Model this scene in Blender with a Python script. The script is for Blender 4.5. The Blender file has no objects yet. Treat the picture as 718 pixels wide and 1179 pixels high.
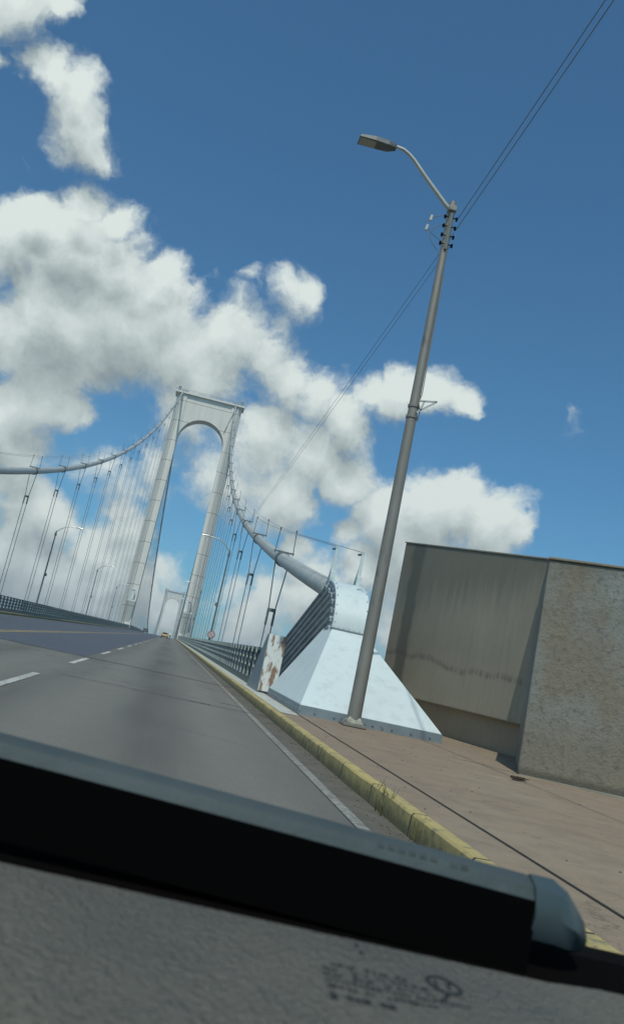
import bpy, bmesh, math, random
from mathutils import Vector, Matrix
random.seed(7)
D = bpy.data
SC = bpy.context.scene
COL = SC.collection
G = 0.042                                  # grade of the approach and of the side span
RAD = math.radians

# ------------------------------------------------------------------ camera
cam = D.cameras.new("camera"); camo = D.objects.new("camera", cam); COL.objects.link(camo)
SC.camera = camo
pitch, yaw, roll = RAD(12.168), RAD(7.344), RAD(12.0)
fw = Vector((math.sin(yaw)*math.cos(pitch), math.cos(yaw)*math.cos(pitch), math.sin(pitch)))
r0 = Vector((math.cos(yaw), -math.sin(yaw), 0)); u0 = r0.cross(fw)
# picture is rolled: the world's up leans to the right by `roll`
right = r0*math.cos(roll) + u0*math.sin(roll)
up = u0*math.cos(roll) - r0*math.sin(roll)
m = Matrix((right, up, -fw)).transposed().to_4x4(); m.translation = Vector((0, 0, 1.25))
camo.matrix_world = m
cam.sensor_fit = 'VERTICAL'; cam.sensor_height = 24.0
cam.lens = 24.0*1000/1179
cam.clip_start = 0.05; cam.clip_end = 20000
cam.dof.use_dof = True; cam.dof.focus_distance = 30.0
cam.dof.aperture_fstop = cam.lens/3.6      # a phone lens: an opening of 3.6 mm
SC.render.resolution_x = 623; SC.render.resolution_y = 1024

# ------------------------------------------------------------------ light
SUN = Vector((-0.13, -0.60, 1.0)).normalized()        # towards the sun
sl = D.lights.new("sun", 'SUN'); sl.energy = 2.6; sl.angle = RAD(0.53); sl.color = (.97, .965, .86)
so = D.objects.new("sun", sl); COL.objects.link(so)
so.rotation_euler = SUN.to_track_quat('Z', 'Y').to_euler()
EL = math.asin(SUN.z); AZ = math.atan2(SUN.x, SUN.y)
SC.view_settings.view_transform = 'Standard'; SC.view_settings.look = 'None'
SC.view_settings.exposure = 0.12; SC.view_settings.gamma = 1.0
SC.view_settings.use_curve_mapping = False

# ------------------------------------------------------------------ world: Nishita sky and cumulus
W = D.worlds.new("World"); SC.world = W; W.use_nodes = True
nt = W.node_tree; nt.nodes.clear()
W.cycles.sampling_method = 'MANUAL'; W.cycles.sample_map_resolution = 256

def N(t, kind, **kw):
    n = t.nodes.new(kind)
    for k, v in kw.items(): setattr(n, k, v)
    return n
def math_(t, op, a, b=None, c=None, clamp=False):
    n = N(t, 'ShaderNodeMath', operation=op); n.use_clamp = clamp
    for i, v in enumerate((a, b, c)):
        if v is None: continue
        if isinstance(v, (int, float)): n.inputs[i].default_value = v
        else: t.links.new(v, n.inputs[i])
    return n.outputs[0]
def vmath(t, op, a, b=None, sc=None):
    n = N(t, 'ShaderNodeVectorMath', operation=op)
    for i, v in enumerate((a, b)):
        if v is None: continue
        if isinstance(v, (tuple, list, Vector)): n.inputs[i].default_value = v
        else: t.links.new(v, n.inputs[i])
    if sc is not None: n.inputs['Scale'].default_value = sc
    return n.outputs['Value'] if op in ('DISTANCE', 'LENGTH', 'DOT_PRODUCT') else n.outputs[0]
def noise(t, vec, scale, detail=2, rough=.5, lac=2.0, dist=0.0, color=False):
    n = N(t, 'ShaderNodeTexNoise'); n.inputs['Scale'].default_value = scale
    n.inputs['Detail'].default_value = detail; n.inputs['Roughness'].default_value = rough
    n.inputs['Lacunarity'].default_value = lac; n.inputs['Distortion'].default_value = dist
    if vec is not None: t.links.new(vec, n.inputs['Vector'])
    return n.outputs['Color' if color else 'Fac']
def ramp(t, fac, stops, interp='LINEAR'):
    n = N(t, 'ShaderNodeValToRGB'); n.color_ramp.interpolation = interp
    e = n.color_ramp.elements
    while len(e) < len(stops): e.new(.5)
    for q, (p, c) in zip(e, stops):
        q.position = p; q.color = (c, c, c, 1) if isinstance(c, (int, float)) else (*c, 1)
    t.links.new(fac, n.inputs[0]); return n.outputs[0]
def mixc(t, fac, a, b, mode='MIX'):
    n = N(t, 'ShaderNodeMix', data_type='RGBA', blend_type=mode)
    for s, v in ((0, fac), (6, a), (7, b)):
        if isinstance(v, (int, float)): n.inputs[s].default_value = v if s == 0 else (v, v, v, 1)
        elif isinstance(v, (tuple, list)): n.inputs[s].default_value = (*v, 1)
        else: t.links.new(v, n.inputs[s])
    return n.outputs[2]
def smooth(t, v, a, b, lo=0., hi=1.):
    n = N(t, 'ShaderNodeMapRange', interpolation_type='SMOOTHSTEP')
    t.links.new(v, n.inputs[0])
    for i, x in enumerate((a, b, lo, hi)): n.inputs[i+1].default_value = x
    return n.outputs[0]

# clouds: azimuth, elevation, radius in degrees, thickness
CLOUDS = [(-19.7, 35.91, 2.12, 1), (-17.43, 36.47, 1.25, 0.8), (-20.82, 34.4, 1.5, 0.8), (-19.56, 32.37, 0.82, 0.8), (-16.22, 32.8, 1.79, 0.9), (-14.49, 33.3, 1.42, 0.8), (-14.42, 31.49, 2.03, 1), (-13.14, 30.43, 1.67, 0.95), (-14.73, 29.85, 1.66, 0.6), (-16.73, 28.07, 1.06, 0.35), (-15.03, 25.58, 1.9, 1), (-12.73, 26.93, 1.82, 1), (-10.73, 26.81, 1.85, 1), (-15.59, 22.97, 2.78, 1), (-12.36, 23.57, 3.65, 1.2), (-8.99, 24.11, 2.76, 1.1), (-6.09, 24.98, 1.5, 0.9), (-12.33, 19.72, 4.5, 1.3), (-8.55, 20.63, 4.06, 1.2), (-5.25, 22.72, 2.07, 1), (-4.02, 20.51, 3.04, 1), (-15.22, 18.19, 3.1, 1), (-7.3, 23.52, 2.14, 1), (-5.43, 25.44, 0.96, 0.7), (-2.9, 25.3, 1.3, 0.05), (-0.23, 25.86, 1.31, 0.12), (1.89, 26.19, 1.31, 0.3), (3.32, 25.56, 1.32, 0.4), (-0.88, 21.78, 2.34, 0.9), (1.95, 21.88, 2.13, 0.9), (3.76, 20.11, 2.54, 1), (-0.74, 19.64, 3.37, 1.1), (6.6, 19.85, 2.26, 0.9), (8.39, 18.76, 2.27, 0.9), (9.85, 20.48, 1.69, 0.9), (12.14, 20.71, 2.13, 1), (14.36, 20.84, 2.01, 1), (16.49, 20.71, 1.33, 0.9), (-1.47, 16.57, 2.82, 1.0), (2.81, 16.42, 3.42, 1.1), (5.96, 15.95, 2.86, 1), (8.94, 14.8, 2.29, 1), (5.31, 13.47, 3.43, 1), (0.9, 13.06, 2.28, 0.7), (9.99, 11.22, 1.6, 0.8), (12.11, 12.5, 2.61, 1), (14.86, 13.59, 2.48, 1), (17.11, 14.09, 2.23, 1), (19.44, 13.33, 2.1, 1), (21.22, 12.82, 1.31, 1), (14.81, 10.69, 3.37, 1), (12.21, 9.03, 2.27, 0.9), (19.84, 11.58, 2.2, 1), (-12.19, 14.44, 2.87, 1), (-13.72, 13.12, 3.15, 1), (-9.92, 14.28, 1.62, 1), (-12.29, 11.88, 2.65, 1), (-8.79, 14.32, 0.87, 0.8), (-10.98, 7.17, 2.66, 0.9), (-8.95, 7.71, 2.43, 1), (-12.55, 8.99, 2.37, 0.8), (-6.45, 6.63, 2.19, 1), (-4.01, 8.1, 1.56, 0.9), (-4.06, 6.07, 2.49, 1), (-8.62, 4.41, 3.22, 1), (-11.4, 4.83, 3.16, 1), (-1.09, 6.77, 1.46, 0.6), (-5.1, 3.55, 2.73, 0.9), (-0.7, 3.98, 1.67, 0.8), (3.16, 5.98, 2.04, 0.9), (5.24, 5.85, 2.27, 1), (6.81, 9.39, 1.37, 0.9), (7.92, 7.0, 2.84, 1), (4.5, 3.97, 2.81, 1), (-3.69, 11.36, 1.12, 0.4), (-11.06, 9.41, 2.13, 0.7), (-5.03, 9.86, 1.66, 0.5), (20.73, 23.46, 0.75, -0.02), (23.09, 20.33, 1.28, 0.04), (23.5, 21.35, 0.96, -0.02), (-6.67, 11.75, 2.21, 0.55), (-3.56, 13.14, 1.96, 0.6), (10.4, 6.36, 3.95, 0.8), (15.08, 6.14, 3.34, 0.7)]
CLOUDS += [(150, 30, 14, 1), (165, 26, 10, 1), (-100, 22, 12, 1), (-85, 18, 10, .9), (80, 24, 10, 1), (92, 20, 12, .9),
           (-140, 40, 12, .8), (30, 70, 10, .7), (60, 8, 8, .9), (-60, 10, 9, 1)]
gr = D.node_groups.new("cloud_density", 'ShaderNodeTree')
gr.interface.new_socket("Vector", in_out='INPUT', socket_type='NodeSocketVector')
gr.interface.new_socket("Density", in_out='OUTPUT', socket_type='NodeSocketFloat')
gi = N(gr, 'NodeGroupInput'); go = N(gr, 'NodeGroupOutput')
vin = gi.outputs[0]
acc = None
warp = vmath(gr, 'SCALE', vmath(gr, 'SUBTRACT', noise(gr, vin, 8.0, 5, .6, color=True), (.5, .5, .5)), None, .09)
vin2 = vmath(gr, 'ADD', vin, warp)
for az, el, r, w in CLOUDS:
    c = (math.sin(RAD(az))*math.cos(RAD(el)), math.cos(RAD(az))*math.cos(RAD(el)), math.sin(RAD(el)))
    d = vmath(gr, 'DISTANCE', vin2, c)
    v = math_(gr, 'MULTIPLY_ADD', d, -max(w, .5)/RAD(r)/1.12, w)
    acc = v if acc is None else math_(gr, 'SMOOTH_MAX', acc, v, .18)
n1 = noise(gr, vin2, 10.0, 13, .60, 2.15, .1)
n2 = noise(gr, vin2, 3.5, 3, .5)
nn = math_(gr, 'ADD', math_(gr, 'MULTIPLY_ADD', n1, 2.0, -.98), math_(gr, 'MULTIPLY_ADD', n2, .45, -.24))
acc = math_(gr, 'MINIMUM', acc, .95)
acc = math_(gr, 'MAXIMUM', acc, -1.5)
gr.links.new(math_(gr, 'ADD', acc, nn), go.inputs[0])

tc = N(nt, 'ShaderNodeTexCoord')
dv = vmath(nt, 'NORMALIZE', tc.outputs['Generated'])
def dens(v):
    g = N(nt, 'ShaderNodeGroup'); g.node_tree = gr; nt.links.new(v, g.inputs[0]); return g.outputs[0]
d0 = dens(dv)
d1 = dens(vmath(nt, 'ADD', dv, tuple(Vector((-.008, -.012, .036)))))
alpha = smooth(nt, d0, -.04, .50)
relief = math_(nt, 'SUBTRACT', d0, d1)
thick = smooth(nt, d0, .35, 1.3)
b = math_(nt, 'MULTIPLY_ADD', relief, .55, .72)
b = math_(nt, 'MULTIPLY_ADD', thick, -.16, b)
low = noise(nt, vmath(nt, 'ADD', dv, (3.1, 1.7, .4)), 6.5, 6, .55)
b = math_(nt, 'ADD', math_(nt, 'MULTIPLY_ADD', low, .30, -.15), b, clamp=True)
ccol = ramp(nt, b, [(0.05, (1.8, 2.4, 2.6)), (.34, (2.5, 3.05, 3.2)), (.60, (4.0, 4.65, 4.6)), (.82, (5.5, 6.2, 6.1)), (1.0, (6.8, 7.5, 7.2))])
sky = N(nt, 'ShaderNodeTexSky', sky_type='NISHITA'); sky.sun_disc = False
sky.sun_elevation = EL; sky.sun_rotation = AZ; sky.air_density = 1.0; sky.dust_density = .6; sky.ozone_density = 2.2
skyc = mixc(nt, 1.0, sky.outputs[0], (.39, .80, .95), 'MULTIPLY')
bg1 = N(nt, 'ShaderNodeBackground'); nt.links.new(skyc, bg1.inputs[0]); bg1.inputs[1].default_value = .1
bg2 = N(nt, 'ShaderNodeBackground'); nt.links.new(ccol, bg2.inputs[0]); bg2.inputs[1].default_value = .1
mx = N(nt, 'ShaderNodeMixShader')
nt.links.new(alpha, mx.inputs[0]); nt.links.new(bg1.outputs[0], mx.inputs[1]); nt.links.new(bg2.outputs[0], mx.inputs[2])
wo = N(nt, 'ShaderNodeOutputWorld'); nt.links.new(mx.outputs[0], wo.inputs[0])

# ------------------------------------------------------------------ helpers
def org(o):
    v = Vector((0, 0, 0))
    while o is not None: v = v + Vector(o.location); o = o.parent
    return v
def tag(o, label=None, cat=None, group=None, kind=None):
    if label: o['label'] = label
    if cat: o['category'] = cat
    if group: o['group'] = group
    if kind: o['kind'] = kind
    return o
def empty(name, loc, label, cat, group=None):
    o = D.objects.new(name, None); COL.objects.link(o); o.location = loc; o.empty_display_size = .2
    return tag(o, label, cat, group)
def copy_tree(o, parent=None):
    c = o.copy(); COL.objects.link(c); c.parent = parent
    for ch in list(o.children): copy_tree(ch, c)
    return c
class MB:
    def __init__(s): s.v = []; s.f = []
    def add(s, vs, fs):
        b = len(s.v); s.v += [tuple(v) for v in vs]; s.f += [tuple(b+i for i in f) for f in fs]; return s
    def box(s, c, d, rot=None):
        c = Vector(c); vs = []
        for x in (-.5, .5):
            for y in (-.5, .5):
                for z in (-.5, .5):
                    p = Vector((x*d[0], y*d[1], z*d[2]))
                    if rot is not None: p = rot @ p
                    vs.append(c+p)
        return s.add(vs, [(0, 1, 3, 2), (4, 6, 7, 5), (0, 4, 5, 1), (2, 3, 7, 6), (0, 2, 6, 4), (1, 5, 7, 3)])
    def beam(s, a, b, w, h):
        a = Vector(a); b = Vector(b); d = b-a; y = d.normalized()
        x = y.cross(Vector((0, 0, 1)));
        if x.length < 1e-3: x = Vector((1, 0, 0))
        x.normalize(); z = x.cross(y)
        return s.box((a+b)/2, (w, d.length, h), Matrix((x, y, z)).transposed())
    def tube(s, pts, r, n=10, caps=True):
        pts = [Vector(p) for p in pts]; k = len(pts)
        rs = r if isinstance(r, (list, tuple)) else [r]*k
        vs = []; prev = None
        for i, p in enumerate(pts):
            t = (pts[min(i+1, k-1)]-pts[max(i-1, 0)]).normalized()
            if prev is None:
                a = Vector((0, 0, 1)) if abs(t.z) < .9 else Vector((1, 0, 0)); u = a.cross(t).normalized()
            else:
                u = (prev - t*prev.dot(t)).normalized()
            prev = u; w = t.cross(u)
            for j in range(n):
                q = 2*math.pi*j/n; vs.append(p+(u*math.cos(q)+w*math.sin(q))*rs[i])
        fs = [(i*n+j, i*n+(j+1) % n, (i+1)*n+(j+1) % n, (i+1)*n+j) for i in range(k-1) for j in range(n)]
        if caps: fs += [tuple(range(n))[::-1], tuple(range((k-1)*n, k*n))]
        return s.add(vs, fs)
    def prism(s, poly, axis, a, b):           # poly in the two other axes, in xyz order
        vs = []
        for h in (a, b):
            for p in poly:
                q = list(p); q.insert(axis, h); vs.append(q)
        n = len(poly)
        return s.add(vs, [tuple(range(n))[::-1], tuple(range(n, 2*n))] + [(i, (i+1) % n, n+(i+1) % n, n+i) for i in range(n)])
    def loft(s, rings, caps=True):
        n = len(rings[0]); vs = [p for r in rings for p in r]
        fs = [(i*n+j, i*n+(j+1) % n, (i+1)*n+(j+1) % n, (i+1)*n+j) for i in range(len(rings)-1) for j in range(n)]
        if caps: fs += [tuple(range(n))[::-1], tuple(range((len(rings)-1)*n, len(rings)*n))]
        return s.add(vs, fs)
    def build(s, name, mat, parent=None, bevel=0, smooth=False, seg=2, sub=0):
        o0 = org(parent)
        me = D.meshes.new(name); me.from_pydata([tuple(Vector(v)-o0) for v in s.v], [], s.f)
        bm = bmesh.new(); bm.from_mesh(me); bmesh.ops.recalc_face_normals(bm, faces=bm.faces[:]); bm.to_mesh(me); bm.free()
        me.materials.append(mat)
        o = D.objects.new(name, me); COL.objects.link(o); o.parent = parent
        if smooth:
            for p in me.polygons: p.use_smooth = True
            me.set_sharp_from_angle(angle=RAD(40))
        if bevel:
            md = o.modifiers.new("bevel", 'BEVEL'); md.width = bevel; md.segments = seg; md.limit_method = 'ANGLE'; md.harden_normals = False
        if sub:
            md = o.modifiers.new("sub", 'SUBSURF'); md.levels = sub; md.render_levels = sub
        return o

# ------------------------------------------------------------------ materials
def base_mat(name):
    m = D.materials.new(name); m.use_nodes = True; t = m.node_tree
    b = t.nodes['Principled BSDF']; return m, t, b
def coords(t, scale=(1, 1, 1), world=False):
    if world:
        g = N(t, 'ShaderNodeNewGeometry'); src = g.outputs['Position']
    else:
        src = N(t, 'ShaderNodeTexCoord').outputs['Object']
    mp = N(t, 'ShaderNodeMapping'); mp.inputs['Scale'].default_value = scale
    t.links.new(src, mp.inputs[0]); return mp.outputs[0]
def bump(t, b, h, strength=.3, dist=.01):
    n = N(t, 'ShaderNodeBump'); n.inputs['Strength'].default_value = strength; n.inputs['Distance'].default_value = dist
    t.links.new(h, n.inputs['Height']); t.links.new(n.outputs[0], b.inputs['Normal'])
def M(name, c1, c2=None, scale=3, rough=.6, metal=0, bs=0, bd=.01, bscale=40, vscale=(1, 1, 1), c3=None, s3=1.0, t3=(.55, .7), spec=None):
    m, t, b = base_mat(name); v = coords(t, vscale, world=False)
    c2 = c2 or tuple(x*.8 for x in c1)
    f = noise(t, v, scale, 6, .6)
    col = mixc(t, ramp(t, f, [(.3, 0.), (.7, 1.)]), c1, c2)
    if c3:
        f3 = noise(t, v, s3, 8, .65)
        col = mixc(t, ramp(t, f3, [(t3[0], 0.), (t3[1], 1.)]), col, c3)
    t.links.new(col, b.inputs['Base Color'])
    b.inputs['Roughness'].default_value = rough; b.inputs['Metallic'].default_value = metal
    if spec is not None: b.inputs['Specular IOR Level'].default_value = spec
    if bs: bump(t, b, noise(t, coords(t), bscale, 5, .6), bs, bd)
    return m
def sep(t, v):
    n = N(t, 'ShaderNodeSeparateXYZ'); t.links.new(v, n.inputs[0]); return n.outputs

def asphalt(name, c1, c2, wear=True):
    m, t, b = base_mat(name); v = coords(t, world=True)
    big = noise(t, coords(t, (.35, .05, .3), world=True), 1.0, 5, .6)
    mid = noise(t, v, 1.3, 6, .65)
    fine = noise(t, v, 55, 3, .7)
    col = mixc(t, ramp(t, big, [(.3, 0.), (.7, 1.)]), c1, c2)
    col = mixc(t, ramp(t, mid, [(.35, 0.), (.75, .35)]), col, tuple(x*.72 for x in c1))
    col = mixc(t, ramp(t, fine, [(.40, .0), (.70, .75)]), col, tuple(min(1, x*1.9) for x in c1))
    if wear:      # two darker tyre tracks per lane and an oil line between them
        x = sep(t, v)[0]
        ww = math_(t, 'MULTIPLY_ADD', math_(t, 'SINE', math_(t, 'MULTIPLY_ADD', x, 2*math.pi/2.1, 1.6)), .5, .5)
        ww = math_(t, 'MULTIPLY', ww, ramp(t, noise(t, coords(t, (.8, .06, 1), world=True), 1, 5, .6), [(.3, 0.), (.65, .75)]))
        col = mixc(t, ww, col, tuple(x*.62 for x in c1))
    # hairline cracks
    vo = N(t, 'ShaderNodeTexVoronoi', feature='DISTANCE_TO_EDGE'); vo.inputs['Scale'].default_value = .33
    wv = vmath(t, 'ADD', v, vmath(t, 'SCALE', noise(t, v, 1.4, 5, .7, color=True), None, 1.3)); t.links.new(wv, vo.inputs['Vector'])
    cr = ramp(t, vo.outputs['Distance'], [(0.0, 1.), (.012, 0.)])
    cr = math_(t, 'MULTIPLY', cr, ramp(t, noise(t, v, .25, 2), [(.5, 0.), (.6, .75)]))
    col = mixc(t, cr, col, tuple(x*.3 for x in c1))
    t.links.new(col, b.inputs['Base Color']); b.inputs['Roughness'].default_value = .82
    bump(t, b, fine, .5, .006)
    return m
def paint_line(name, c, under, th=.47):
    m, t, b = base_mat(name); v = coords(t, world=True)
    f = ramp(t, noise(t, v, 14, 8, .75), [(th, 0.), (th+.13, 1.)])
    f2 = ramp(t, noise(t, v, 1.1, 3, .6), [(.35, 0.), (.75, .6)])
    fac = math_(t, 'ADD', f, f2, clamp=True)
    col = mixc(t, math_(t, 'MULTIPLY', fac, .85), c, under)
    t.links.new(col, b.inputs['Base Color']); b.inputs['Roughness'].default_value = .75
    bump(t, b, noise(t, v, 55, 3, .7), .4, .005)
    return m

def white_steel(name, c=(.60, .68, .68), grime=1.0):
    m, t, b = base_mat(name); v = coords(t)
    st = noise(t, coords(t, (4, 4, .5)), 1.0, 4, .5)
    col = mixc(t, ramp(t, st, [(.50, 0.), (.85, .40*grime)]), c, (.33, .36, .33))
    sm = noise(t, v, 1.3, 4, .55)
    col = mixc(t, ramp(t, sm, [(.58, 0.), (.82, .3*grime)]), col, (.50, .50, .42))
    sp = noise(t, v, 7, 5, .6)
    col = mixc(t, ramp(t, sp, [(.69, 0.), (.74, .55*grime)]), col, (.22, .24, .22))
    t.links.new(col, b.inputs['Base Color']); b.inputs['Roughness'].default_value = .42
    bump(t, b, noise(t, v, 2, 2, .5), .12, .01)
    return m
def rusty(name):
    m, t, b = base_mat(name); v = coords(t)
    col = mixc(t, ramp(t, noise(t, coords(t, (3, 3, 1.1)), 1.6, 8, .68), [(.46, 0.), (.53, 1.)]), (.72, .74, .70),
               mixc(t, noise(t, v, 9, 5, .6), (.16, .085, .055), (.40, .27, .20)))
    t.links.new(col, b.inputs['Base Color']); b.inputs['Roughness'].default_value = .75
    bump(t, b, noise(t, v, 20, 5, .6), .5, .01); return m
def plaza():
    m, t, b = base_mat("plaza_concrete"); v = coords(t, world=True)
    big = noise(t, v, .45, 7, .65); mid = noise(t, v, 2.3, 7, .7); fine = noise(t, v, 70, 3, .7)
    col = mixc(t, ramp(t, big, [(.3, 0.), (.7, 1.)]), (.225, .158, .104), (.265, .205, .142))
    col = mixc(t, ramp(t, mid, [(.45, 0.), (.75, .7)]), col, (.13, .105, .08))
    col = mixc(t, ramp(t, fine, [(.45, 0.), (.8, .45)]), col, (.42, .36, .28))
    # pale scrapes, long and thin
    sc_ = noise(t, coords(t, (.55, 5.0, 1), world=True), 1.3, 8, .7)
    sm = ramp(t, noise(t, v, .6, 3, .5), [(.45, 0.), (.65, 1.)])
    col = mixc(t, math_(t, 'MULTIPLY', ramp(t, sc_, [(.62, 0.), (.68, .85)]), sm), col, (.50, .47, .40))
    spots = ramp(t, noise(t, v, 7, 6, .75), [(.64, 0.), (.70, .8)])
    col = mixc(t, spots, col, (.11, .09, .07))
    cr_ = N(t, 'ShaderNodeTexVoronoi', feature='DISTANCE_TO_EDGE'); cr_.inputs['Scale'].default_value = .5
    t.links.new(vmath(t, 'ADD', v, vmath(t, 'SCALE', noise(t, v, 1.6, 6, .7, color=True), None, 1.6)), cr_.inputs['Vector'])
    col = mixc(t, math_(t, 'MULTIPLY', ramp(t, cr_.outputs['Distance'], [(0., .8), (.012, 0.)]), sm), col, (.09, .07, .05))
    t.links.new(col, b.inputs['Base Color']); b.inputs['Roughness'].default_value = .85
    bump(t, b, math_(t, 'ADD', mid, math_(t, 'MULTIPLY', fine, .4)), .6, .02); return m
def kerb_paint():
    m, t, b = base_mat("yellow_kerb_paint"); v = coords(t, world=True)
    y = sep(t, v)[1]
    chips = ramp(t, noise(t, v, 6, 8, .72), [(.52, 0.), (.63, .85)])
    col = mixc(t, ramp(t, noise(t, v, .8, 4, .6), [(.3, 0.), (.7, 1.)]), (.48, .38, .14), (.36, .29, .13))
    col = mixc(t, chips, col, (.17, .16, .10))
    fr = math_(t, 'FRACT', math_(t, 'DIVIDE', y, 1.52))
    jt = math_(t, 'LESS_THAN', fr, .022)
    col = mixc(t, jt, col, (.03, .03, .02))
    z = sep(t, v)[2]; rel = math_(t, 'SUBTRACT', z, math_(t, 'MULTIPLY', y, G))
    dirt = math_(t, 'MULTIPLY', smooth(t, math_(t, 'MULTIPLY_ADD', noise(t, v, 5, 6, .75), .26, rel), .15, .33, 1., 0.), .78)
    col = mixc(t, dirt, col, (.07, .07, .045))
    t.links.new(col, b.inputs['Base Color']); b.inputs['Roughness'].default_value = .8
    bump(t, b, noise(t, v, 30, 5, .65), .6, .01); return m
def tower_concrete():
    m, t, b = base_mat("tower_concrete"); v = coords(t)
    z = sep(t, v)[2]
    fr = math_(t, 'FRACT', math_(t, 'DIVIDE', z, 7.4))
    ln = math_(t, 'LESS_THAN', fr, .03)
    st = noise(t, coords(t, (.6, .6, .05)), 1.0, 6, .6)
    col = mixc(t, ramp(t, st, [(.35, 0.), (.75, .55)]), (.74, .72, .66), (.55, .54, .49))
    col = mixc(t, math_(t, 'MULTIPLY', ln, .7), col, (.16, .15, .13))
    t.links.new(col, b.inputs['Base Color']); b.inputs['Roughness'].default_value = .8
    bump(t, b, noise(t, v, .8, 5, .6), .3, .1); return m
def block_rough():
    m, t, b = base_mat("pitted_concrete"); v = coords(t, world=True)
    big = noise(t, v, .7, 6, .62); f = noise(t, v, 22, 5, .75); g = noise(t, v, 9, 6, .7)
    col = mixc(t, ramp(t, big, [(.35, 0.), (.65, 1.)]), (.23, .20, .15), (.20, .185, .15))
    z = sep(t, v)[2]
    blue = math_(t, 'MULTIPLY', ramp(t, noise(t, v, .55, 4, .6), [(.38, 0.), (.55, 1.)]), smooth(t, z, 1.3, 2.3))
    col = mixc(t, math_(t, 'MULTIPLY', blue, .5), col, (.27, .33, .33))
    col = mixc(t, ramp(t, g, [(.5, 0.), (.72, .6)]), col, (.07, .062, .05))
    col = mixc(t, ramp(t, f, [(.60, 0.), (.78, .5)]), col, (.40, .38, .33))
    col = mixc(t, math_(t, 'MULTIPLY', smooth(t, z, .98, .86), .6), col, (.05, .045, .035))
    col = mixc(t, math_(t, 'MULTIPLY', smooth(t, math_(t, 'MULTIPLY_ADD', noise(t, coords(t, (2.5, 2.5, .5), world=True), 1, 5), 1.4, z), 4.9, 5.5), .45), col, (.10, .095, .08))
    t.links.new(col, b.inputs['Base Color']); b.inputs['Roughness'].default_value = .92
    h = math_(t, 'ADD', f, math_(t, 'MULTIPLY', g, 1.4)); bump(t, b, h, .9, .018); return m
def slab_smooth():
    m, t, b = base_mat("streaked_concrete"); v = coords(t)          # object x runs along the face, z up
    s = sep(t, v); x, z = s[0], s[2]
    big = noise(t, v, .8, 6, .6); fine = noise(t, v, 60, 4, .7)
    col = mixc(t, ramp(t, big, [(.3, 0.), (.7, 1.)]), (.32, .28, .21), (.26, .235, .18))
    st = noise(t, coords(t, (7, 7, .35)), 1.0, 7, .65)
    col = mixc(t, ramp(t, st, [(.5, 0.), (.8, .38)]), col, (.13, .12, .095))
    # one broad dark run-off stain near the far end
    wob = math_(t, 'MULTIPLY_ADD', noise(t, coords(t, (1.2, 1.2, .8)), 1.5, 4), .5, x)
    stn = math_(t, 'MULTIPLY', smooth(t, wob, 6.05, 6.3), smooth(t, wob, 6.75, 7.0, 1, 0))
    col = mixc(t, math_(t, 'MULTIPLY', stn, .7), col, (.075, .085, .07))
    # a wavy tide mark
    wl = math_(t, 'ADD', z, math_(t, 'MULTIPLY_ADD', noise(t, coords(t, (.5, .5, 0)), 1, 2), .7, math_(t, 'MULTIPLY', x, -.09)))
    lm = math_(t, 'MULTIPLY', smooth(t, wl, 2.86, 2.95), smooth(t, wl, 2.96, 3.12, 1, 0))
    lm = math_(t, 'MULTIPLY', lm, ramp(t, noise(t, coords(t, (4, 4, .2)), 3, 4), [(.4, .15), (.6, .9)]))
    col = mixc(t, math_(t, 'MULTIPLY', lm, .62), col, (.07, .065, .055))
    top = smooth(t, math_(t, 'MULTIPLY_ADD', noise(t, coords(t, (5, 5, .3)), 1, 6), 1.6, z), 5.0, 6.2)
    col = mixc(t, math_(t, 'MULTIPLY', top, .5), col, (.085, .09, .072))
    col = mixc(t, ramp(t, fine, [(.55, 0.), (.8, .4)]), col, (.38, .34, .27))
    t.links.new(col, b.inputs['Base Color']); b.inputs['Roughness'].default_value = .9
    bump(t, b, math_(t, 'ADD', fine, big), .5, .01); return m
def dash_vinyl():
    m, t, b = base_mat("grey_vinyl"); v = coords(t)
    vo = N(t, 'ShaderNodeTexVoronoi', feature='SMOOTH_F1'); vo.inputs['Scale'].default_value = 240
    t.links.new(v, vo.inputs['Vector'])
    f = noise(t, v, 5, 4, .6)
    col = mixc(t, ramp(t, f, [(.35, 0.), (.65, 1.)]), (.145, .135, .105), (.105, .102, .082))
    t.links.new(col, b.inputs['Base Color']); b.inputs['Roughness'].default_value = .55
    bump(t, b, math_(t, 'ADD', vo.outputs['Distance'], noise(t, v, 150, 4, .7)), 1.0, .007); return m
def water():
    m, t, b = base_mat("river_water"); v = coords(t, world=True)
    b.inputs['Base Color'].default_value = (.10, .085, .05, 1); b.inputs['Roughness'].default_value = .12
    bump(t, b, noise(t, v, .12, 6, .6), .5, .5); return m
def terrain_mat():
    m, t, b = base_mat("dry_ground"); v = coords(t, world=True)
    col = mixc(t, ramp(t, noise(t, v, .03, 8, .6), [(.4, 0.), (.6, 1.)]), (.22, .15, .09), (.07, .095, .04))
    t.links.new(col, b.inputs['Base Color']); b.inputs['Roughness'].default_value = .95; return m
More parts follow.
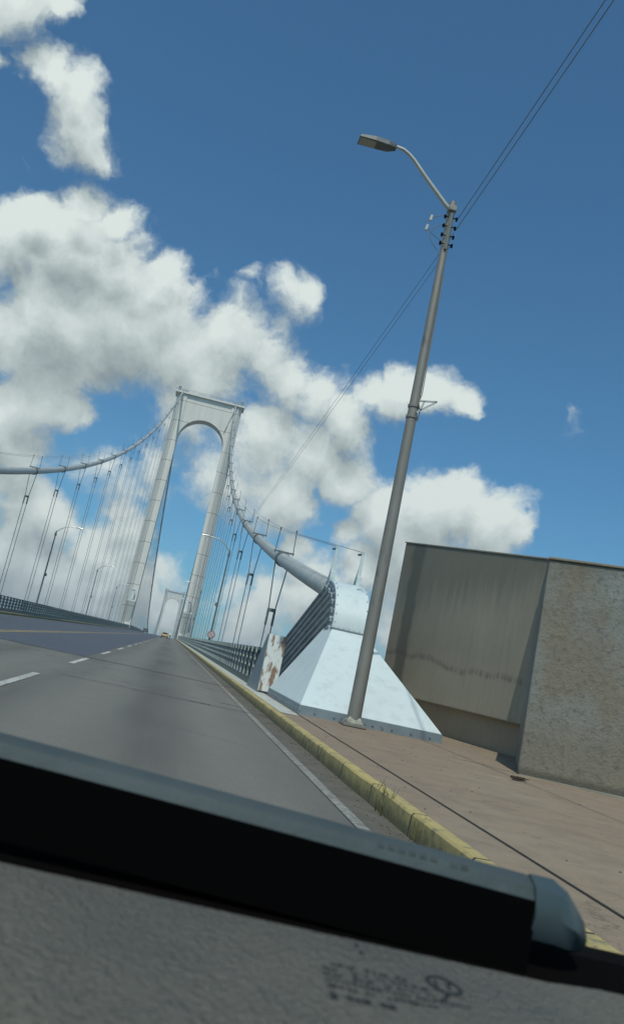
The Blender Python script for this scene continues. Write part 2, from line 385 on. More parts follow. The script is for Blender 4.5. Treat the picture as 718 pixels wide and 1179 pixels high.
MT = dict(
    asphalt=asphalt("worn_asphalt", (.122, .117, .100), (.155, .147, .126)),
    asphalt_new=asphalt("newer_asphalt", (.052, .062, .078), (.070, .080, .095), wear=False),
    white_line=paint_line("white_road_paint", (.62, .62, .58), (.15, .14, .12)),
    old_line=paint_line("worn_edge_paint", (.33, .33, .29), (.125, .12, .105), .44),
    yellow_line=paint_line("yellow_road_paint", (.50, .36, .12), (.10, .09, .08)),
    plaza=plaza(), kerb=kerb_paint(),
    pale=M("pale_concrete", (.50, .52, .47), (.38, .39, .35), 2, .8, bs=.4, c3=(.2, .2, .17), s3=3, t3=(.55, .75)),
    dark=M("dark_joint", (.02, .02, .018), (.03, .028, .022), 20, .9),
    wsteel=white_steel("white_painted_steel"), wsteel2=white_steel("weathered_white_steel", (.52, .57, .59), 1.2),
    bluegrey=M("blue_grey_steel", (.23, .28, .31), (.17, .21, .23), 3, .5, bs=.3, c3=(.10, .09, .07), s3=4, t3=(.62, .72)),
    ribm=M("rib_steel", (.40, .45, .47), (.30, .345, .37), 3, .5, bs=.3, c3=(.12, .11, .09), s3=4, t3=(.58, .70)),
    rust=rusty("rusted_white_steel"),
    cable=M("cable_wrap", (.42, .45, .43), (.32, .345, .33), 1.2, .45, bs=.3, bscale=12, c3=(.25, .25, .23), s3=2.5, t3=(.55, .75)),
    rope=M("wire_rope", (.16, .19, .20), (.12, .145, .155), 5, .6), band=M("clamp_steel", (.16, .18, .18), (.10, .12, .12), 5, .55),
    rail=M("green_grey_steel", (.085, .115, .110), (.055, .08, .078), 2, .5, c3=(.15, .13, .10), s3=3, t3=(.6, .75)),
    railp=M("pale_grey_steel", (.36, .41, .40), (.25, .29, .28), 2, .5),
    tower=tower_concrete(), block=block_rough(), slab=slab_smooth(),
    cap=M("weathered_coping", (.27, .25, .20), (.19, .18, .14), 3, .9, bs=.5),
    galv=M("galvanised_pole", (.26, .25, .22), (.20, .195, .175), 3, .55, metal=.25, bs=.2, c3=(.12, .105, .09), s3=6, t3=(.58, .75), vscale=(1, 1, .3)),
    arm=M("bright_galvanised", (.52, .53, .49), (.42, .43, .40), 5, .38, metal=.5),
    lamp=M("dark_lamp_housing", (.10, .12, .12), (.07, .085, .085), 5, .5), lens=M("lamp_lens", (.33, .33, .26), (.26, .26, .20), 9, .25),
    blackp=M("black_rubber", (.0015, .0015, .0015), (.002, .002, .002), 9, .9, spec=.05), porcelain=M("insulator", (.55, .57, .55), None, 4, .3),
    dash=dash_vinyl(), cowl=M("black_cowl", (.0015, .0015, .0015), (.003, .002, .0015), 4, .9, spec=.05),
    wiper=M("blue_grey_wiper", (.062, .080, .083), (.045, .062, .066), 8, .62, bs=.2, bscale=60, spec=.25), wcap=M("wiper_cap", (.055, .078, .085), (.045, .064, .068), 12, .3),
    wink=M("worn_print", (.02, .03, .03), (.045, .062, .066), 60, .7),
    ink=M("label_reflection", (.010, .011, .010), (.022, .024, .022), 60, .6),  # dark tone of the windscreen label's reflection, painted on the dash
    hood=M("car_paint", (.03, .035, .04), None, 4, .3), water=water(), terrain=terrain_mat(),
    gold=M("gold_paint", (.45, .33, .12), (.38, .28, .10), 4, .35), navy=M("dark_blue_paint", (.03, .04, .06), None, 4, .35),
    glass=M("dark_glass", (.02, .025, .03), None, 4, .1), tyre=M("tyre_rubber", (.02, .02, .02), None, 9, .8),
    redl=M("tail_light", (.35, .02, .02), None, 9, .3), skin=M("skin", (.25, .13, .08), None, 4, .6), shirt=M("white_cloth", (.8, .8, .78), None, 4, .8),
    jeans=M("dark_cloth", (.04, .05, .08), None, 4, .8),
    leaf=M("dry_weed", (.12, .11, .04), (.08, .10, .03), 20, .9), twig=M("dry_twig", (.06, .04, .025), None, 20, .9),
    signw=M("faded_sign_face", (.55, .50, .47), (.42, .38, .36), 4, .5), signr=M("faded_red", (.33, .13, .11), (.28, .14, .12), 6, .5),
    glintg=M("green_glint", (.12, .28, .17), None, 20, .5),  # green of a glint on the cowl, put into colour; unused
)
Y1, Y2 = 300.0, 1070.0                       # the two towers
def dz(y):                                   # height of the road
    if y <= Y1: return G*y
    if y >= Y2: return G*Y1 - G*(y-Y2)
    t = y-Y1; return G*Y1 + G*t*(1-t/(Y2-Y1))
XC = -5.45; KR, KL = 2.37, -13.27            # kerb faces
def ystations(a, b):
    out = []; y = a
    while y < b:
        out.append(y); y += 6 if y < 60 else (15 if y < 300 else 25)
    out.append(b); return out
def strip(mb, x0, x1, a, b, h0, h1=None):    # a sheet following the road
    ys = ystations(a, b); vs = []
    for y in ys: vs += [(x0, y, dz(y)+h0), (x1, y, dz(y)+(h0 if h1 is None else h1))]
    return mb.add(vs, [(2*i, 2*i+1, 2*i+3, 2*i+2) for i in range(len(ys)-1)])
def bar(mb, x0, x1, a, b, h0, h1):           # a solid following the road
    ys = ystations(a, b); vs = []
    for y in ys:
        z = dz(y); vs += [(x0, y, z+h0), (x1, y, z+h0), (x1, y, z+h1), (x0, y, z+h1)]
    n = len(ys); fs = [(4*i+j, 4*i+(j+1) % 4, 4*i+4+(j+1) % 4, 4*i+4+j) for i in range(n-1) for j in range(4)]
    return mb.add(vs, fs+[(0, 1, 2, 3), (4*n-4, 4*n-3, 4*n-2, 4*n-1)])
def S(mb, name, mat, **k):
    o = mb.build(name, mat, **k); o['kind'] = 'structure'; return o

# ---- terrain and river
mb = MB(); xs = [-3000, -1500, -600, -200, -80, -40, -18, 0, 28, 60, 120, 300, 900, 3000]
ysn = [-800, -300, -100, -40, 0, 20, 28.2, 34, 50, 80, 110, 200, 600, 1000, 1300, 1450, 1800, 3500]
def th(x, y):
    f = min(1, max(0, (y-28.2)/75)); f = f*f*(3-2*f)
    land = G*min(y, 30)-.55 if -20 < x < 32 else G*min(y, 30)-3.0-min(8, abs(x)*.02)
    g = min(1, max(0, (y-1150)/300)); g = g*g*(3-2*g)
    return land*(1-f)+(-62)*f + g*60
vs = [(x, y, th(x, y)) for y in ysn for x in xs]; nx = len(xs)
mb.add(vs, [(j*nx+i, j*nx+i+1, (j+1)*nx+i+1, (j+1)*nx+i) for j in range(len(ysn)-1) for i in range(nx-1)])
S(mb, "ground", MT['terrain'])
S(MB().add([(-3000, 40, -46), (3000, 40, -46), (3000, 1500, -46), (-3000, 1500, -46)], [(0, 1, 2, 3)]), "river", MT['water'])

# ---- deck, road, markings
dk = MB(); ys = ystations(28.2, 1370); vs = []
for y in ys:
    z = dz(y); w = 4.75
    a, b_ = XC-10.3, XC+10.3
    vs += [(a, y, z-.35), (b_, y, z-.35), (b_, y, z-1.1), (b_-2.5, y, z-3.2), (a+2.5, y, z-3.2), (a, y, z-1.1)]
n = len(ys)
dk.add(vs, [(6*i+j, 6*i+(j+1) % 6, 6*i+6+(j+1) % 6, 6*i+6+j) for i in range(n-1) for j in range(6)]+[(0, 1, 2, 3, 4, 5)])
S(dk, "bridge_deck", MT['bluegrey'])
S(strip(MB(), KL-.05, KR+.05, -45, 1370, 0), "road", MT['asphalt'])
S(strip(MB(), KL+.02, -2.42, 28.9, 1300, .004), "newer_road_surface", MT['asphalt_new'])
S(strip(MB(), -2.33, -2.21, 28.9, 1300, .0045), "lane_seam", MT['dark']) if False else None
mk = MB()
for k in range(-3, 95):
    y0 = 12.9+10.4*k
    if y0 > 900: break
    strip(mk, -2.34, -2.20, y0, y0+4.6, .009)
S(mk, "lane_dashes", MT['white_line'])
S(strip(MB(), 1.90, 2.02, -40, 900, .009), "edge_line", MT['old_line'])
S(strip(MB(), KL+.55, KL+.67, -40, 900, .009), "far_edge_line", MT['old_line'])
yl = strip(MB(), -6.55, -6.43, -40, 900, .009); strip(yl, -6.30, -6.18, -40, 900, .009)
S(yl, "centre_line", MT['yellow_line'])
def ragged(mb, y, x0, x1, w, amp, stepx, h, skew=0, saw=False):
    xs = []; x = x0
    while x < x1: xs.append(x); x += stepx
    xs.append(x1); vs = []
    for i, x in enumerate(xs):
        o = (amp if i % 2 else -amp) if saw else random.uniform(-amp, amp)
        yy = y+o+skew*(x-x0); ww = w*(1 if saw else random.uniform(.4, 1.5))
        vs += [(x, yy-ww/2, dz(yy-ww/2)+h), (x, yy+ww/2, dz(yy+ww/2)+h)]
    return mb.add(vs, [(2*i, 2*i+2, 2*i+3, 2*i+1) for i in range(len(xs)-1)])
jt = ragged(MB(), 18.6, -2.0, KR, .045, .03, .12, .012)
ragged(jt, 18.62, .75, 1.15, .11, .03, .08, .0125)
S(jt, "road_crack", MT['dark'])
S(ragged(MB(), 28.7, KL, KR, .14, .06, .16, .012, saw=True), "expansion_joint", MT['dark'])
S(strip(MB(), KR-.34, KR-.02, -40, 900, .005), "gutter_dirt", M("gutter_dirt", (.085, .078, .06), (.135, .122, .098), 3, .95, bs=.5)) 
mb = MB()
for y, x, l in ((20.2, 1.98, .8), (25.5, 2.0, .9), (31, 1.9, .9), (39, 1.95, 1.0)):
    ragged(mb, y, x-l*.7, x+l*.35, .10, .02, .1, .0125, skew=-.1)
S(mb, "old_paint_scraps", MT['old_line'])

# ---- kerbs and footways
H = .20
def kerb(name, x0, s):
    mb = MB(); ys = []; y = -45
    while y < 60: ys.append(y); y += .38
    ys += ystations(60, 1370)
    vs = []
    for y in ys:
        z = dz(y); j = random.uniform(-.006, .006) if y < 60 else 0; k_ = random.uniform(-.006, .004) if y < 60 else 0
        vs += [(x0+j, y, z-.05), (x0+s*.015+j, y, z+H-.02+k_), (x0+s*.035+j, y, z+H+k_), (x0+s*.15, y, z+H+k_*.5), (x0+s*.15, y, z-.05)]
    n = len(ys)
    mb.add(vs, [(5*i+j, 5*i+(j+1) % 5, 5*i+5+(j+1) % 5, 5*i+5+j) for i in range(n-1) for j in range(5)])
    o = S(mb, name, MT['kerb']); return o
kerb("kerb", KR, 1); kerb("kerb", KL, -1)
S(bar(MB(), KR+.153, KR+.62, 28.2, 1370, -.2, H-.004), "footway", MT['pale'])
S(bar(MB(), KL-.62, KL-.153, 28.2, 1370, -.2, H-.004), "footway", MT['pale'])
S(bar(MB(), KR+.62, XC+10.2, 28.2, 1370, -.36, -.02), "deck_edge", MT['bluegrey'])
S(bar(MB(), XC-10.2, KL-.62, 28.2, 1370, -.36, -.02), "deck_edge", MT['bluegrey'])
S(bar(MB(), KR+.153, 30, -45, 28.1, -.5, H-.004), "pavement", MT['plaza'])
S(bar(MB(), -30, KL-.153, -45, 28.1, -.5, H-.004), "pavement", MT['plaza'])
# kerb-side strip of plain concrete by the housing, pavement joints
S(strip(MB(), KR+.16, 2.93, 17.9, 28.0, H+.003), "pavement_patch", MT['pale'])
pj = strip(MB(), 2.955, 2.985, -30, 18.5, H+.003)
vv = []
for (x, y, w) in ((5.27, 15.36, .012), (5.8, 15.0, .022), (6.32, 14.62, .03)):
    vv += [(x-.01, y-w, dz(y)+H+.004), (x+.01, y+w, dz(y)+H+.004)]
pj.add(vv, [(0, 2, 3, 1), (2, 4, 5, 3)])
S(pj, "pavement_joint", MT['dark'])

# ---- the two towers
def make_tower(y0, label, detail):
    b0 = dz(y0); t = empty("bridge_tower", (XC, y0, b0), label, "bridge tower")
    hi = 84.2
    for s in (-1, 1):
        rings = []
        for z in (-62, -8, 0, 20, 45, 70, 78, hi):
            k = max(0, z)/hi
            xi = 8.05; xo = 12.55-.85*k + (.8 if z < -30 else 0); c = 1.75-.35*k; dy = 3.3-.6*k; cy = 3.6 if s < 0 else c*1.1
            g0, g1 = xi+(xo-xi)*.46, xi+(xo-xi)*.52
            P = [(xi, -dy), (g0, -dy), (g0, -dy+.5), (g1, -dy+.5), (g1, -dy), (xo-c, -dy), (xo, -dy+cy), (xo, dy-c*1.1), (xo-c, dy), (xi, dy)]
            rings.append([(XC+s*p[0], y0+p[1], b0+z) for p in P])
        lg = MB().loft(rings).build("leg", MT['tower'], t)
        if detail:
            xm = XC+s*9.6
            c = MB(); c.loft([[(xm-1.2, y0-3.3, b0+2.2), (xm+1.0, y0-3.3, b0+2.2), (xm+1.0, y0-3.2, b0+2.2), (xm-1.2, y0-3.2, b0+2.2)],
                              [(xm-1.5, y0-5.6, b0+9.0), (xm+1.5, y0-5.6, b0+9.0), (xm+1.5, y0-3.1, b0+9.0), (xm-1.5, y0-3.1, b0+9.0)],
                              [(xm-1.5, y0-5.6, b0+9.5), (xm+1.5, y0-5.6, b0+9.5), (xm+1.5, y0-3.1, b0+9.5), (xm-1.5, y0-3.1, b0+9.5)]])
            cb = c.build("bracket", MT['tower'], lg)
            w = MB(); w.box((xm, y0-4.6, b0+11.2), (1.1, 1.1, 3.0)); w.box((xm, y0-4.6, b0+12.9), (1.4, 1.4, .3))
            w.build("floodlight_box", MT['wsteel'], lg, bevel=.06)
    # portal with its semicircular soffit
    ra, zs = 8.05, 68.2
    arch = [(-ra*math.cos(math.pi*i/32), zs+ra*math.sin(math.pi*i/32)) for i in range(33)]
    pm = MB(); vs = []
    for x, z in arch:
        for yy in (-2.4, 2.4): vs += [(XC+x, y0+yy, b0+z), (XC+x, y0+yy, b0+hi-.1)]
    fs = []
    for i in range(32):
        a = 4*i; b_ = a+4
        fs += [(a, b_, b_+1, a+1), (a+2, a+3, b_+3, b_+2), (a, a+2, b_+2, b_), (a+1, b_+1, b_+3, a+3)]
    pm.add(vs, fs); pm.build("portal", MT['tower'], t)
    if detail:
        sm = MB()
        for k in range(1, 8):
            x = -8+2.0*k; zt = hi-.3; zb = zs+math.sqrt(max(0, ra*ra-x*x))+.2
            sm.box((XC+x, y0-2.43, b0+(zt+zb)/2), (.10, .10, zt-zb))
        sm.build("panel_seam", MT['tower'], t)
        for s in (-1, 1):
            xa = XC+s*9.7
            MB().beam((xa, y0-3.0, b0+hi), (XC+s*7.2, y0-2.75, b0+zs+5.5), .16, .16).build("brace", MT['bluegrey'], t) if s > 0 else None
    tp = MB(); tp.box((XC, y0, b0+hi+.25), (24.8, 6.6, .6))
    tp.build("top_slab", MT['tower'], t)
    rl = MB()
    for s in (-1, 1):
        rl.beam((XC-12.2, y0+s*3.1, b0+hi+1.4), (XC+12.2, y0+s*3.1, b0+hi+1.4), .05, .05)
        for k in range(13): rl.box((XC-12.2+k*24.4/12, y0+s*3.1, b0+hi+.95), (.07, .07, 1.0))
    rl.build("top_railing", MT['band'], t)
    for s in (-1, 1):
        sd = MB(); sd.box((XC+s*9.4, y0, b0+hi+1.0), (2.0, 3.4, 1.4)); sd.box((XC+s*11.3, y0-1.5, b0+hi+1.6), (.9, .9, 2.2))
        sd.build("cable_saddle", MT['bluegrey'], t, bevel=.2)
    MB().box((XC, y0, b0-7), (17, 5, 4)).build("cross_beam", MT['tower'], t)
    return t
make_tower(Y1, "near bridge tower, the large pale concrete portal with a round arch over the road", True)
make_tower(Y2, "far bridge tower, small and hazy, seen through the arch of the near one", False)

# ---- main cables
def side(p):                       # side-span profile: x0, x1, z0, a, zt, from y=27
    x0, x1, z0, a, zt = p
    def f(y):
        T = Y1-27; t = y-27; b_ = (zt-z0-a*T)/T**2
        return Vector((x0+(x1-x0)*t/T, y, z0+a*t+b_*t*t))
    return f
ZT = 98.6; ZM = 22.8
CR = side((4.25, 3.75, 4.92, .186, ZT)); CL = side((-15.2, -15.3, 5.26, .177, ZT))
def mainz(y): return ZM+(ZT-ZM)*((y-(Y1+Y2)/2)/((Y2-Y1)/2))**2
def cable_pt(sd, y):
    if y <= Y1: return (CR if sd > 0 else CL)(y)
    x = (CR if sd > 0 else CL)(Y1).x
    if y <= Y2: return Vector((x, y, mainz(y)))
    t = y-Y2; return Vector((x, y, ZT-.5*t+.00055*t*t))
def make_cable(sd, label, ystart):
    p0 = cable_pt(sd, ystart)
    c = empty("main_cable", p0, label, "bridge cable", "main cables of the bridge")
    ys = [ystart+k*4 for k in range(int((Y1-ystart)/4)+1)]+[Y1]
    MB().tube([cable_pt(sd, y) for y in ys], .30, 16).build("side_span_cable", MT['cable'], c, smooth=True)
    MB().tube([cable_pt(sd, Y1+k*10) for k in range(78)], .30, 10).build("main_span_cable", MT['cable'], c, smooth=True)
    MB().tube([cable_pt(sd, Y2+k*12) for k in range(24)], .30, 8).build("far_span_cable", MT['cable'], c, smooth=True)
    for e in (-1, 1):
        pts = [cable_pt(sd, y)+Vector((e*.38, 0, 1.35)) for y in [ystart+12+k*7 for k in range(int((Y1-ystart-14)/7))]]
        if sd > 0: pts = [Vector((4.03 if e < 0 else 4.80, 24.0, 5.66))]+pts
        MB().tube(pts, .009, 4).build("hand_rope", MT['rope'], c)
    return c
make_cable(1, "thick pale main cable rising from the white housing to the tower's right leg", 25.0)
make_cable(-1, "thick pale main cable on the far side, coming in at the photo's left edge", 25.0)

# ---- suspenders
def ordn(i): return ["first", "second", "third", "fourth", "fifth", "sixth", "seventh", "eighth", "ninth", "tenth", "eleventh", "twelfth",
                     "thirteenth", "fourteenth", "fifteenth", "sixteenth", "seventeenth", "eighteenth"][i]
def hanger_at(sd, y, label, group, full):
    p = cable_pt(sd, y); zb = dz(y)-.3
    h = empty("suspender_pair", (p.x, y, zb), label, "suspender", group)
    sp = min(2.1, (p.z-zb)*.42)
    if full:
        tdir = (cable_pt(sd, y+.5)-cable_pt(sd, y-.5)).normalized()
        MB().tube([p-tdir*.28, p+tdir*.28], .355, 16).build("cable_band", MT['band'], h, smooth=True)
        MB().box((p.x, y, p.z+.34), (.95, .07, .07)).build("cross_bar", MT['band'], h)
        for e in (-1, 1):
            MB().tube([(p.x+e*.43, y, p.z+.25), (p.x+e*.38, y, p.z+1.42)], .022, 6).box((p.x+e*.38, y, p.z+1.42), (.07, .07, .10)).build("stanchion", MT['band'], h)
        MB().box((p.x, y, p.z-sp-.3), (.40, .12, .16)).build("spreader", MT['band'], h, bevel=.02)
    for e in (-1, 1):
        pts = [(p.x+e*.33, y, p.z-.02), (p.x+e*.15, y, p.z-sp-.3), (p.x+e*.15, y, zb)]
        MB().tube(pts, .031 if full else .05, 6).build("rope", MT['rope'], h)
        if full: MB().tube([(p.x+e*.15, y, p.z-sp-1.0), (p.x+e*.15, y, p.z-sp-.34)], .062, 6).build("socket", MT['band'], h)
    return h
yr = [39.6+16.9*k for k in range(16) if 39.6+16.9*k < 296]
for i, y in enumerate(yr):
    hanger_at(1, y, "steel rope pair under the right main cable, %s from the white cable housing" % ordn(i),
              "suspender pairs of the right side span", True)
yl_ = [79.5+14.7*k for k in range(15) if 79.5+14.7*k < 297]
for i, y in enumerate(yl_):
    hanger_at(-1, y, "steel rope pair under the left main cable, %s from the left picture edge" % ordn(i),
              "suspender pairs of the left side span", True)
for sd, word in ((-1, "left"), (1, "right")):
    y = Y1+15
    while y < Y2-10:
        if mainz(y)-dz(y) > 2.5:
            hanger_at(sd, y, "thin paired ropes of the %s main cable beyond the near tower" % word,
                      "main span suspender pairs on the %s" % word, False)
        y += 16.0

# ---- railings: solid lower beam, four rails, C-shaped posts
def make_railing(sd, x, ya, label):
    r = empty("bridge_railing", (x, ya, dz(ya)), label, "railing", "railings along the bridge")
    def seg(a, b):
        return [y for y in ystations(a, b)]
    bar(MB(), x-.07, x+.07, ya, 1060, .10, .46).build("lower_beam", MT['rail'], r)
    for h, w in ((.68, .05), (.93, .05), (1.18, .05), (1.42, .075)):
        bar(MB(), x-w, x+w, ya, 1060, h-.045, h+.045).build("rail", MT['rail'], r)
    def post(mb, y):
        z = dz(y); e = -sd
        mb.box((x+e*.10, y, z+.94), (.06, .13, 1.02)).box((x+e*.02, y+.10, z+.94), (.20, .05, 1.02))
        for h in (.80, 1.05, 1.30): mb.box((x+e*.11, y-.09, z+h), (.06, .14, .05))
        return mb
    y = ya+.5
    if sd < 0:
        y = 55.0
    for k in range(98):
        post(MB(), y).build("post", MT['railp'], r); y += 1.5
    mb = MB()
    while y < 560: post(mb, y); y += 1.5
    if sd < 0:
        y = ya+.5
        while y < 54.5: post(mb, y); y += 1.5
    o = mb.build("far_posts", MT['railp'], r); o['kind'] = 'stuff'
    return r
make_railing(1, 2.92+.08, 28.6, "green-grey steel railing beside the right kerb, starting at the rust-stained block")
make_railing(-1, KL-.5, 28.6, "green-grey steel railing along the far left side of the bridge")
# ---- white cable housing
hz = dz(18.6)+H
t = empty("cable_housing", (4.5, 21.5, dz(21.5)+H), "white steel housing with pyramid base and ribbed side at the right cable's end", "cable housing")
def gz(y): return dz(y)+H-.004
F0, B0, XL, XR = 18.62, 24.55, 3.0, 6.2
sk = MB(); s_ = .20
sk.loft([[(XL, F0, gz(F0)-.05), (XR, F0, gz(F0)-.05), (XR, B0, gz(B0)-.05), (XL, B0, gz(B0)-.05)],
         [(XL, F0, gz(F0)+s_), (XR, F0, gz(F0)+s_), (XR, B0, gz(B0)+s_), (XL, B0, gz(B0)+s_)]])
sk.build("skirt", MT['bluegrey'], t, bevel=.008)
py = MB(); e = .012
py.loft([[(XL+e, F0+e, gz(F0)+s_), (XR-e, F0+e, gz(F0)+s_), (XR-e, B0-e, gz(B0)+s_), (XL+e, B0-e, gz(B0)+s_)],
         [(3.97, 22.0, 3.20), (4.84, 22.0, 3.20), (4.84, 23.3, 3.26), (3.97, 23.3, 3.26)]])
py.build("pyramid_cover", MT['wsteel'], t, bevel=.012)
for k in range(7):
    MB().tube([(XL+.35+k*.43, F0-.022, gz(F0)+.09), (XL+.35+k*.43, F0+.01, gz(F0)+.09)], .022, 8).build("bolt", MT['bluegrey'], t)
for k in range(12):
    y = F0+.3+k*.46
    MB().tube([(XL-.018, y, gz(y)+.10), (XL+.01, y, gz(y)+.10)], .016, 6).build("bolt", MT['bluegrey'], t)
# body of the saddle housing
prof = [(22.03, 1.3), (22.03, 3.20), (22.07, 3.55), (22.35, 4.05), (22.9, 4.42), (23.5, 4.60), (24.05, 4.68), (24.55, 4.62), (31.3, 3.30), (31.2, 1.5)]
body = MB().prism(prof, 0, 4.02, 4.80).build("saddle_body", MT['ribm'], t)
fp = [(22.0, 3.215), (22.0, 3.36), (22.04, 3.58), (22.15, 3.82), (22.33, 4.08), (22.60, 4.30), (22.9, 4.45), (23.3, 4.58), (23.7, 4.66), (24.05, 4.71)]
pl = MB(); vs = []
for (y, z) in fp: vs += [(3.96, y, z), (4.85, y, z)]
back = [(22.04, 3.2), (22.05, 3.36), (22.09, 3.56), (22.20, 3.79), (22.37, 4.04), (22.63, 4.255), (22.92, 4.40), (23.31, 4.53), (23.7, 4.61), (24.05, 4.66)]
for (y, z) in back: vs += [(3.96, y+.03, z), (4.85, y+.03, z)]
n = len(fp); fs = []
for i in range(n-1):
    fs += [(2*i, 2*i+1, 2*i+3, 2*i+2), (2*n+2*i, 2*n+2*i+2, 2*n+2*i+3, 2*n+2*i+1), (2*i, 2*i+2, 2*n+2*i+2, 2*n+2*i), (2*i+1, 2*n+2*i+1, 2*n+2*i+3, 2*i+3)]
fs += [(0, 2*n, 2*n+1, 1), (2*n-2, 2*n-1, 4*n-1, 4*n-2)]
pl.add(vs, fs); fpl = pl.build("front_plate", MT['wsteel'], t, smooth=True)
MB().box((4.405, 22.03, 3.205), (.96, .16, .035)).build("ledge", MT['bluegrey'], t)
bo = 0
for i in range(n):
    for x in (4.0, 4.81):
        y, z = fp[i]; a = fp[max(0, i-1)]; c_ = fp[min(n-1, i+1)]
        nv = Vector((0, -(c_[1]-a[1]), c_[0]-a[0])).normalized()
        q = Vector((x, y, z+.03))
        MB().tube([q-nv*.012, q+nv*.016], .016, 7).build("bolt", MT['wsteel2'], fpl)
for k in range(5):
    x = 4.12+.14*k
    MB().tube([(x, 21.985, 3.26), (x, 22.01, 3.26)], .015, 7).build("bolt", MT['wsteel2'], fpl)
# side ribs: plates that run back along the cable, their front ends rounded over
dirn = Vector((0, 6.75, -1.32)).normalized(); nrm = Vector((0, dirn.z, -dirn.y)) * -1
for sx in (-1, 1):
    xf = 4.02 if sx < 0 else 4.80
    for k in range(7):
        o_ = .10+.26*k
        st = Vector((0, 24.35, 4.60)) - Vector((0, -dirn.z, dirn.y)).normalized()*o_ * 1.0
        # slide forward to the flange
        yf = {0: 24.15, 1: 23.55, 2: 23.05, 3: 22.75, 4: 22.6, 5: 22.5, 6: 22.45}[k]
        st = st + dirn*((yf-st.y)/dirn.y)
        en = st + dirn*((31.1-st.y)/dirn.y)
        if en.z < 1.6: en = st + dirn*((1.7-st.z)/dirn.z)
        w = .085
        rb = MB()
        pts = [st+Vector((0, -.02, -.13)), st+Vector((0, -.03, -.04)), st+Vector((0, .05, .0)), en]
        r1 = []
        for p in pts: r1.append(p)
        vs = []
        nn_ = Vector((0, -dirn.z, dirn.y)).normalized()*.018
        for i, p in enumerate(r1):
            off = nn_ if i > 1 else Vector((0, -.018, .0))
            for q in (p+off, p-off):
                vs += [(xf, q.y, q.z), (xf+sx*w, q.y, q.z)]
        fs = []
        for i in range(len(r1)-1):
            a = 4*i; b_ = a+4
            fs += [(a, b_, b_+1, a+1), (a+2, a+3, b_+3, b_+2), (a+1, b_+1, b_+3, a+3), (a, a+2, b_+2, b_)]
        fs += [(0, 1, 3, 2), (len(vs)-4, len(vs)-2, len(vs)-1, len(vs)-3)]
        rb.add(vs, fs); rb.build("rib", MT['ribm'], t)
    # flange with bolts behind the front plate
    for i in range(1, n-1):
        y, z = back[i]
        MB().tube([(xf+sx*.0, y+.13, z-.07), (xf+sx*.06, y+.13, z-.07)], .028, 7).build("bolt", MT['wsteel2'], body)
# rope posts on the crown
for x in (4.03, 4.80):
    p = MB(); p.loft([[(x-.07, 24.05, 4.45), (x+.07, 24.05, 4.45), (x+.07, 24.11, 4.45), (x-.07, 24.11, 4.45)],
                      [(x-.035, 24.03, 5.70), (x+.035, 24.03, 5.70), (x+.035, 24.07, 5.70), (x-.035, 24.07, 5.70)]])
    po = p.build("rope_post", MT['wsteel'], t)
    MB().prism([(24.10, 4.50), (24.75, 4.50), (24.09, 5.45)], 0, x-.02, x+.02).build("gusset", MT['bluegrey'], po)
    MB().box((x, 24.0, 4.74), (.13, .16, .42)).build("shoe", MT['wsteel'], po, bevel=.01)
    MB().tube([(x, 24.05, 5.62), (x-.02, 24.6, 5.68)], .035, 8).build("turnbuckle", MT['band'], po)
# mouth ring where the cable goes in
pa = cable_pt(1, 27.3); pb = cable_pt(1, 27.9); 
# ---- rust-stained end block
rb = tag(MB().prism([(25.0, gz(25)-.02), (24.95, 2.92), (25.25, 2.93), (28.3, gz(28.3)+.02), (28.3, gz(28.3)-.05)], 0, 2.74, 3.28).build("end_block", MT['bluegrey'], bevel=.01),
         "tapered steel block with rust-streaked white front at the right railing's end", "end block")
MB().box((3.01, 24.945, (gz(25)+2.92)/2+.03), (.50, .02, 2.86-gz(25))).build("front_plate", MT['rust'], rb)

# ---- concrete anchorage: pitted block and streaked slab
def wall_frame(a, b):
    a = Vector((a[0], a[1], 0)); b = Vector((b[0], b[1], 0)); d = (b-a).normalized(); nn = Vector((d.y, -d.x, 0)); return a, d, nn
A = Vector((6.31, 14.69)); Bv = Vector((7.84, 13.85)); d = (Bv-A).normalized(); nb = Vector((-d.y, d.x))   # nb: away from camera
if nb.dot(Vector((0, 1))) < 0: nb = -nb
L_ = 16.0
g0 = dz(14.2)+H-.03
zt = 4.62
c0 = A; c1 = A+d*L_; c2 = c1+nb*9; c3 = Vector((7.95, 18.75)); 
poly = [c0, c1, c2, c3]
mb = MB()
# subdivided front, slight unevenness
mb.loft([[(p.x, p.y, 0.0) for p in poly], [(p.x, p.y, g0) for p in poly], [(p.x+.0, p.y, zt) for p in poly]])
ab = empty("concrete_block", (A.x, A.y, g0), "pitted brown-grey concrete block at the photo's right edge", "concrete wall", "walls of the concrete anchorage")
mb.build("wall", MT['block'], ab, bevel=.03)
cp = MB(); off = .02
cp.loft([[(c0.x-.02, c0.y-.03, zt+.003), (c1.x, c1.y-.03, zt+.003), (c2.x, c2.y, zt+.003), (c3.x, c3.y, zt+.003)],
         [(c0.x-.02, c0.y-.03, zt+.05), (c1.x, c1.y-.03, zt+.05), (c2.x, c2.y, zt+.05), (c3.x, c3.y, zt+.05)]])
cp.build("coping", MT['cap'], ab, bevel=.012)
ft = MB(); q0 = A-nb*.06-d*.02; q1 = c1-nb*.06
ft.loft([[(q0.x, q0.y, 0), (q1.x, q1.y, 0), ((c1+nb*.1).x, (c1+nb*.1).y, 0), ((A+nb*.1).x, (A+nb*.1).y, 0)],
         [(q0.x, q0.y, g0+.05), (q1.x, q1.y, g0+.05), ((c1+nb*.1).x, (c1+nb*.1).y, g0+.05), ((A+nb*.1).x, (A+nb*.1).y, g0+.05)]])
ft.build("footing", MT['cap'], ab, bevel=.01)
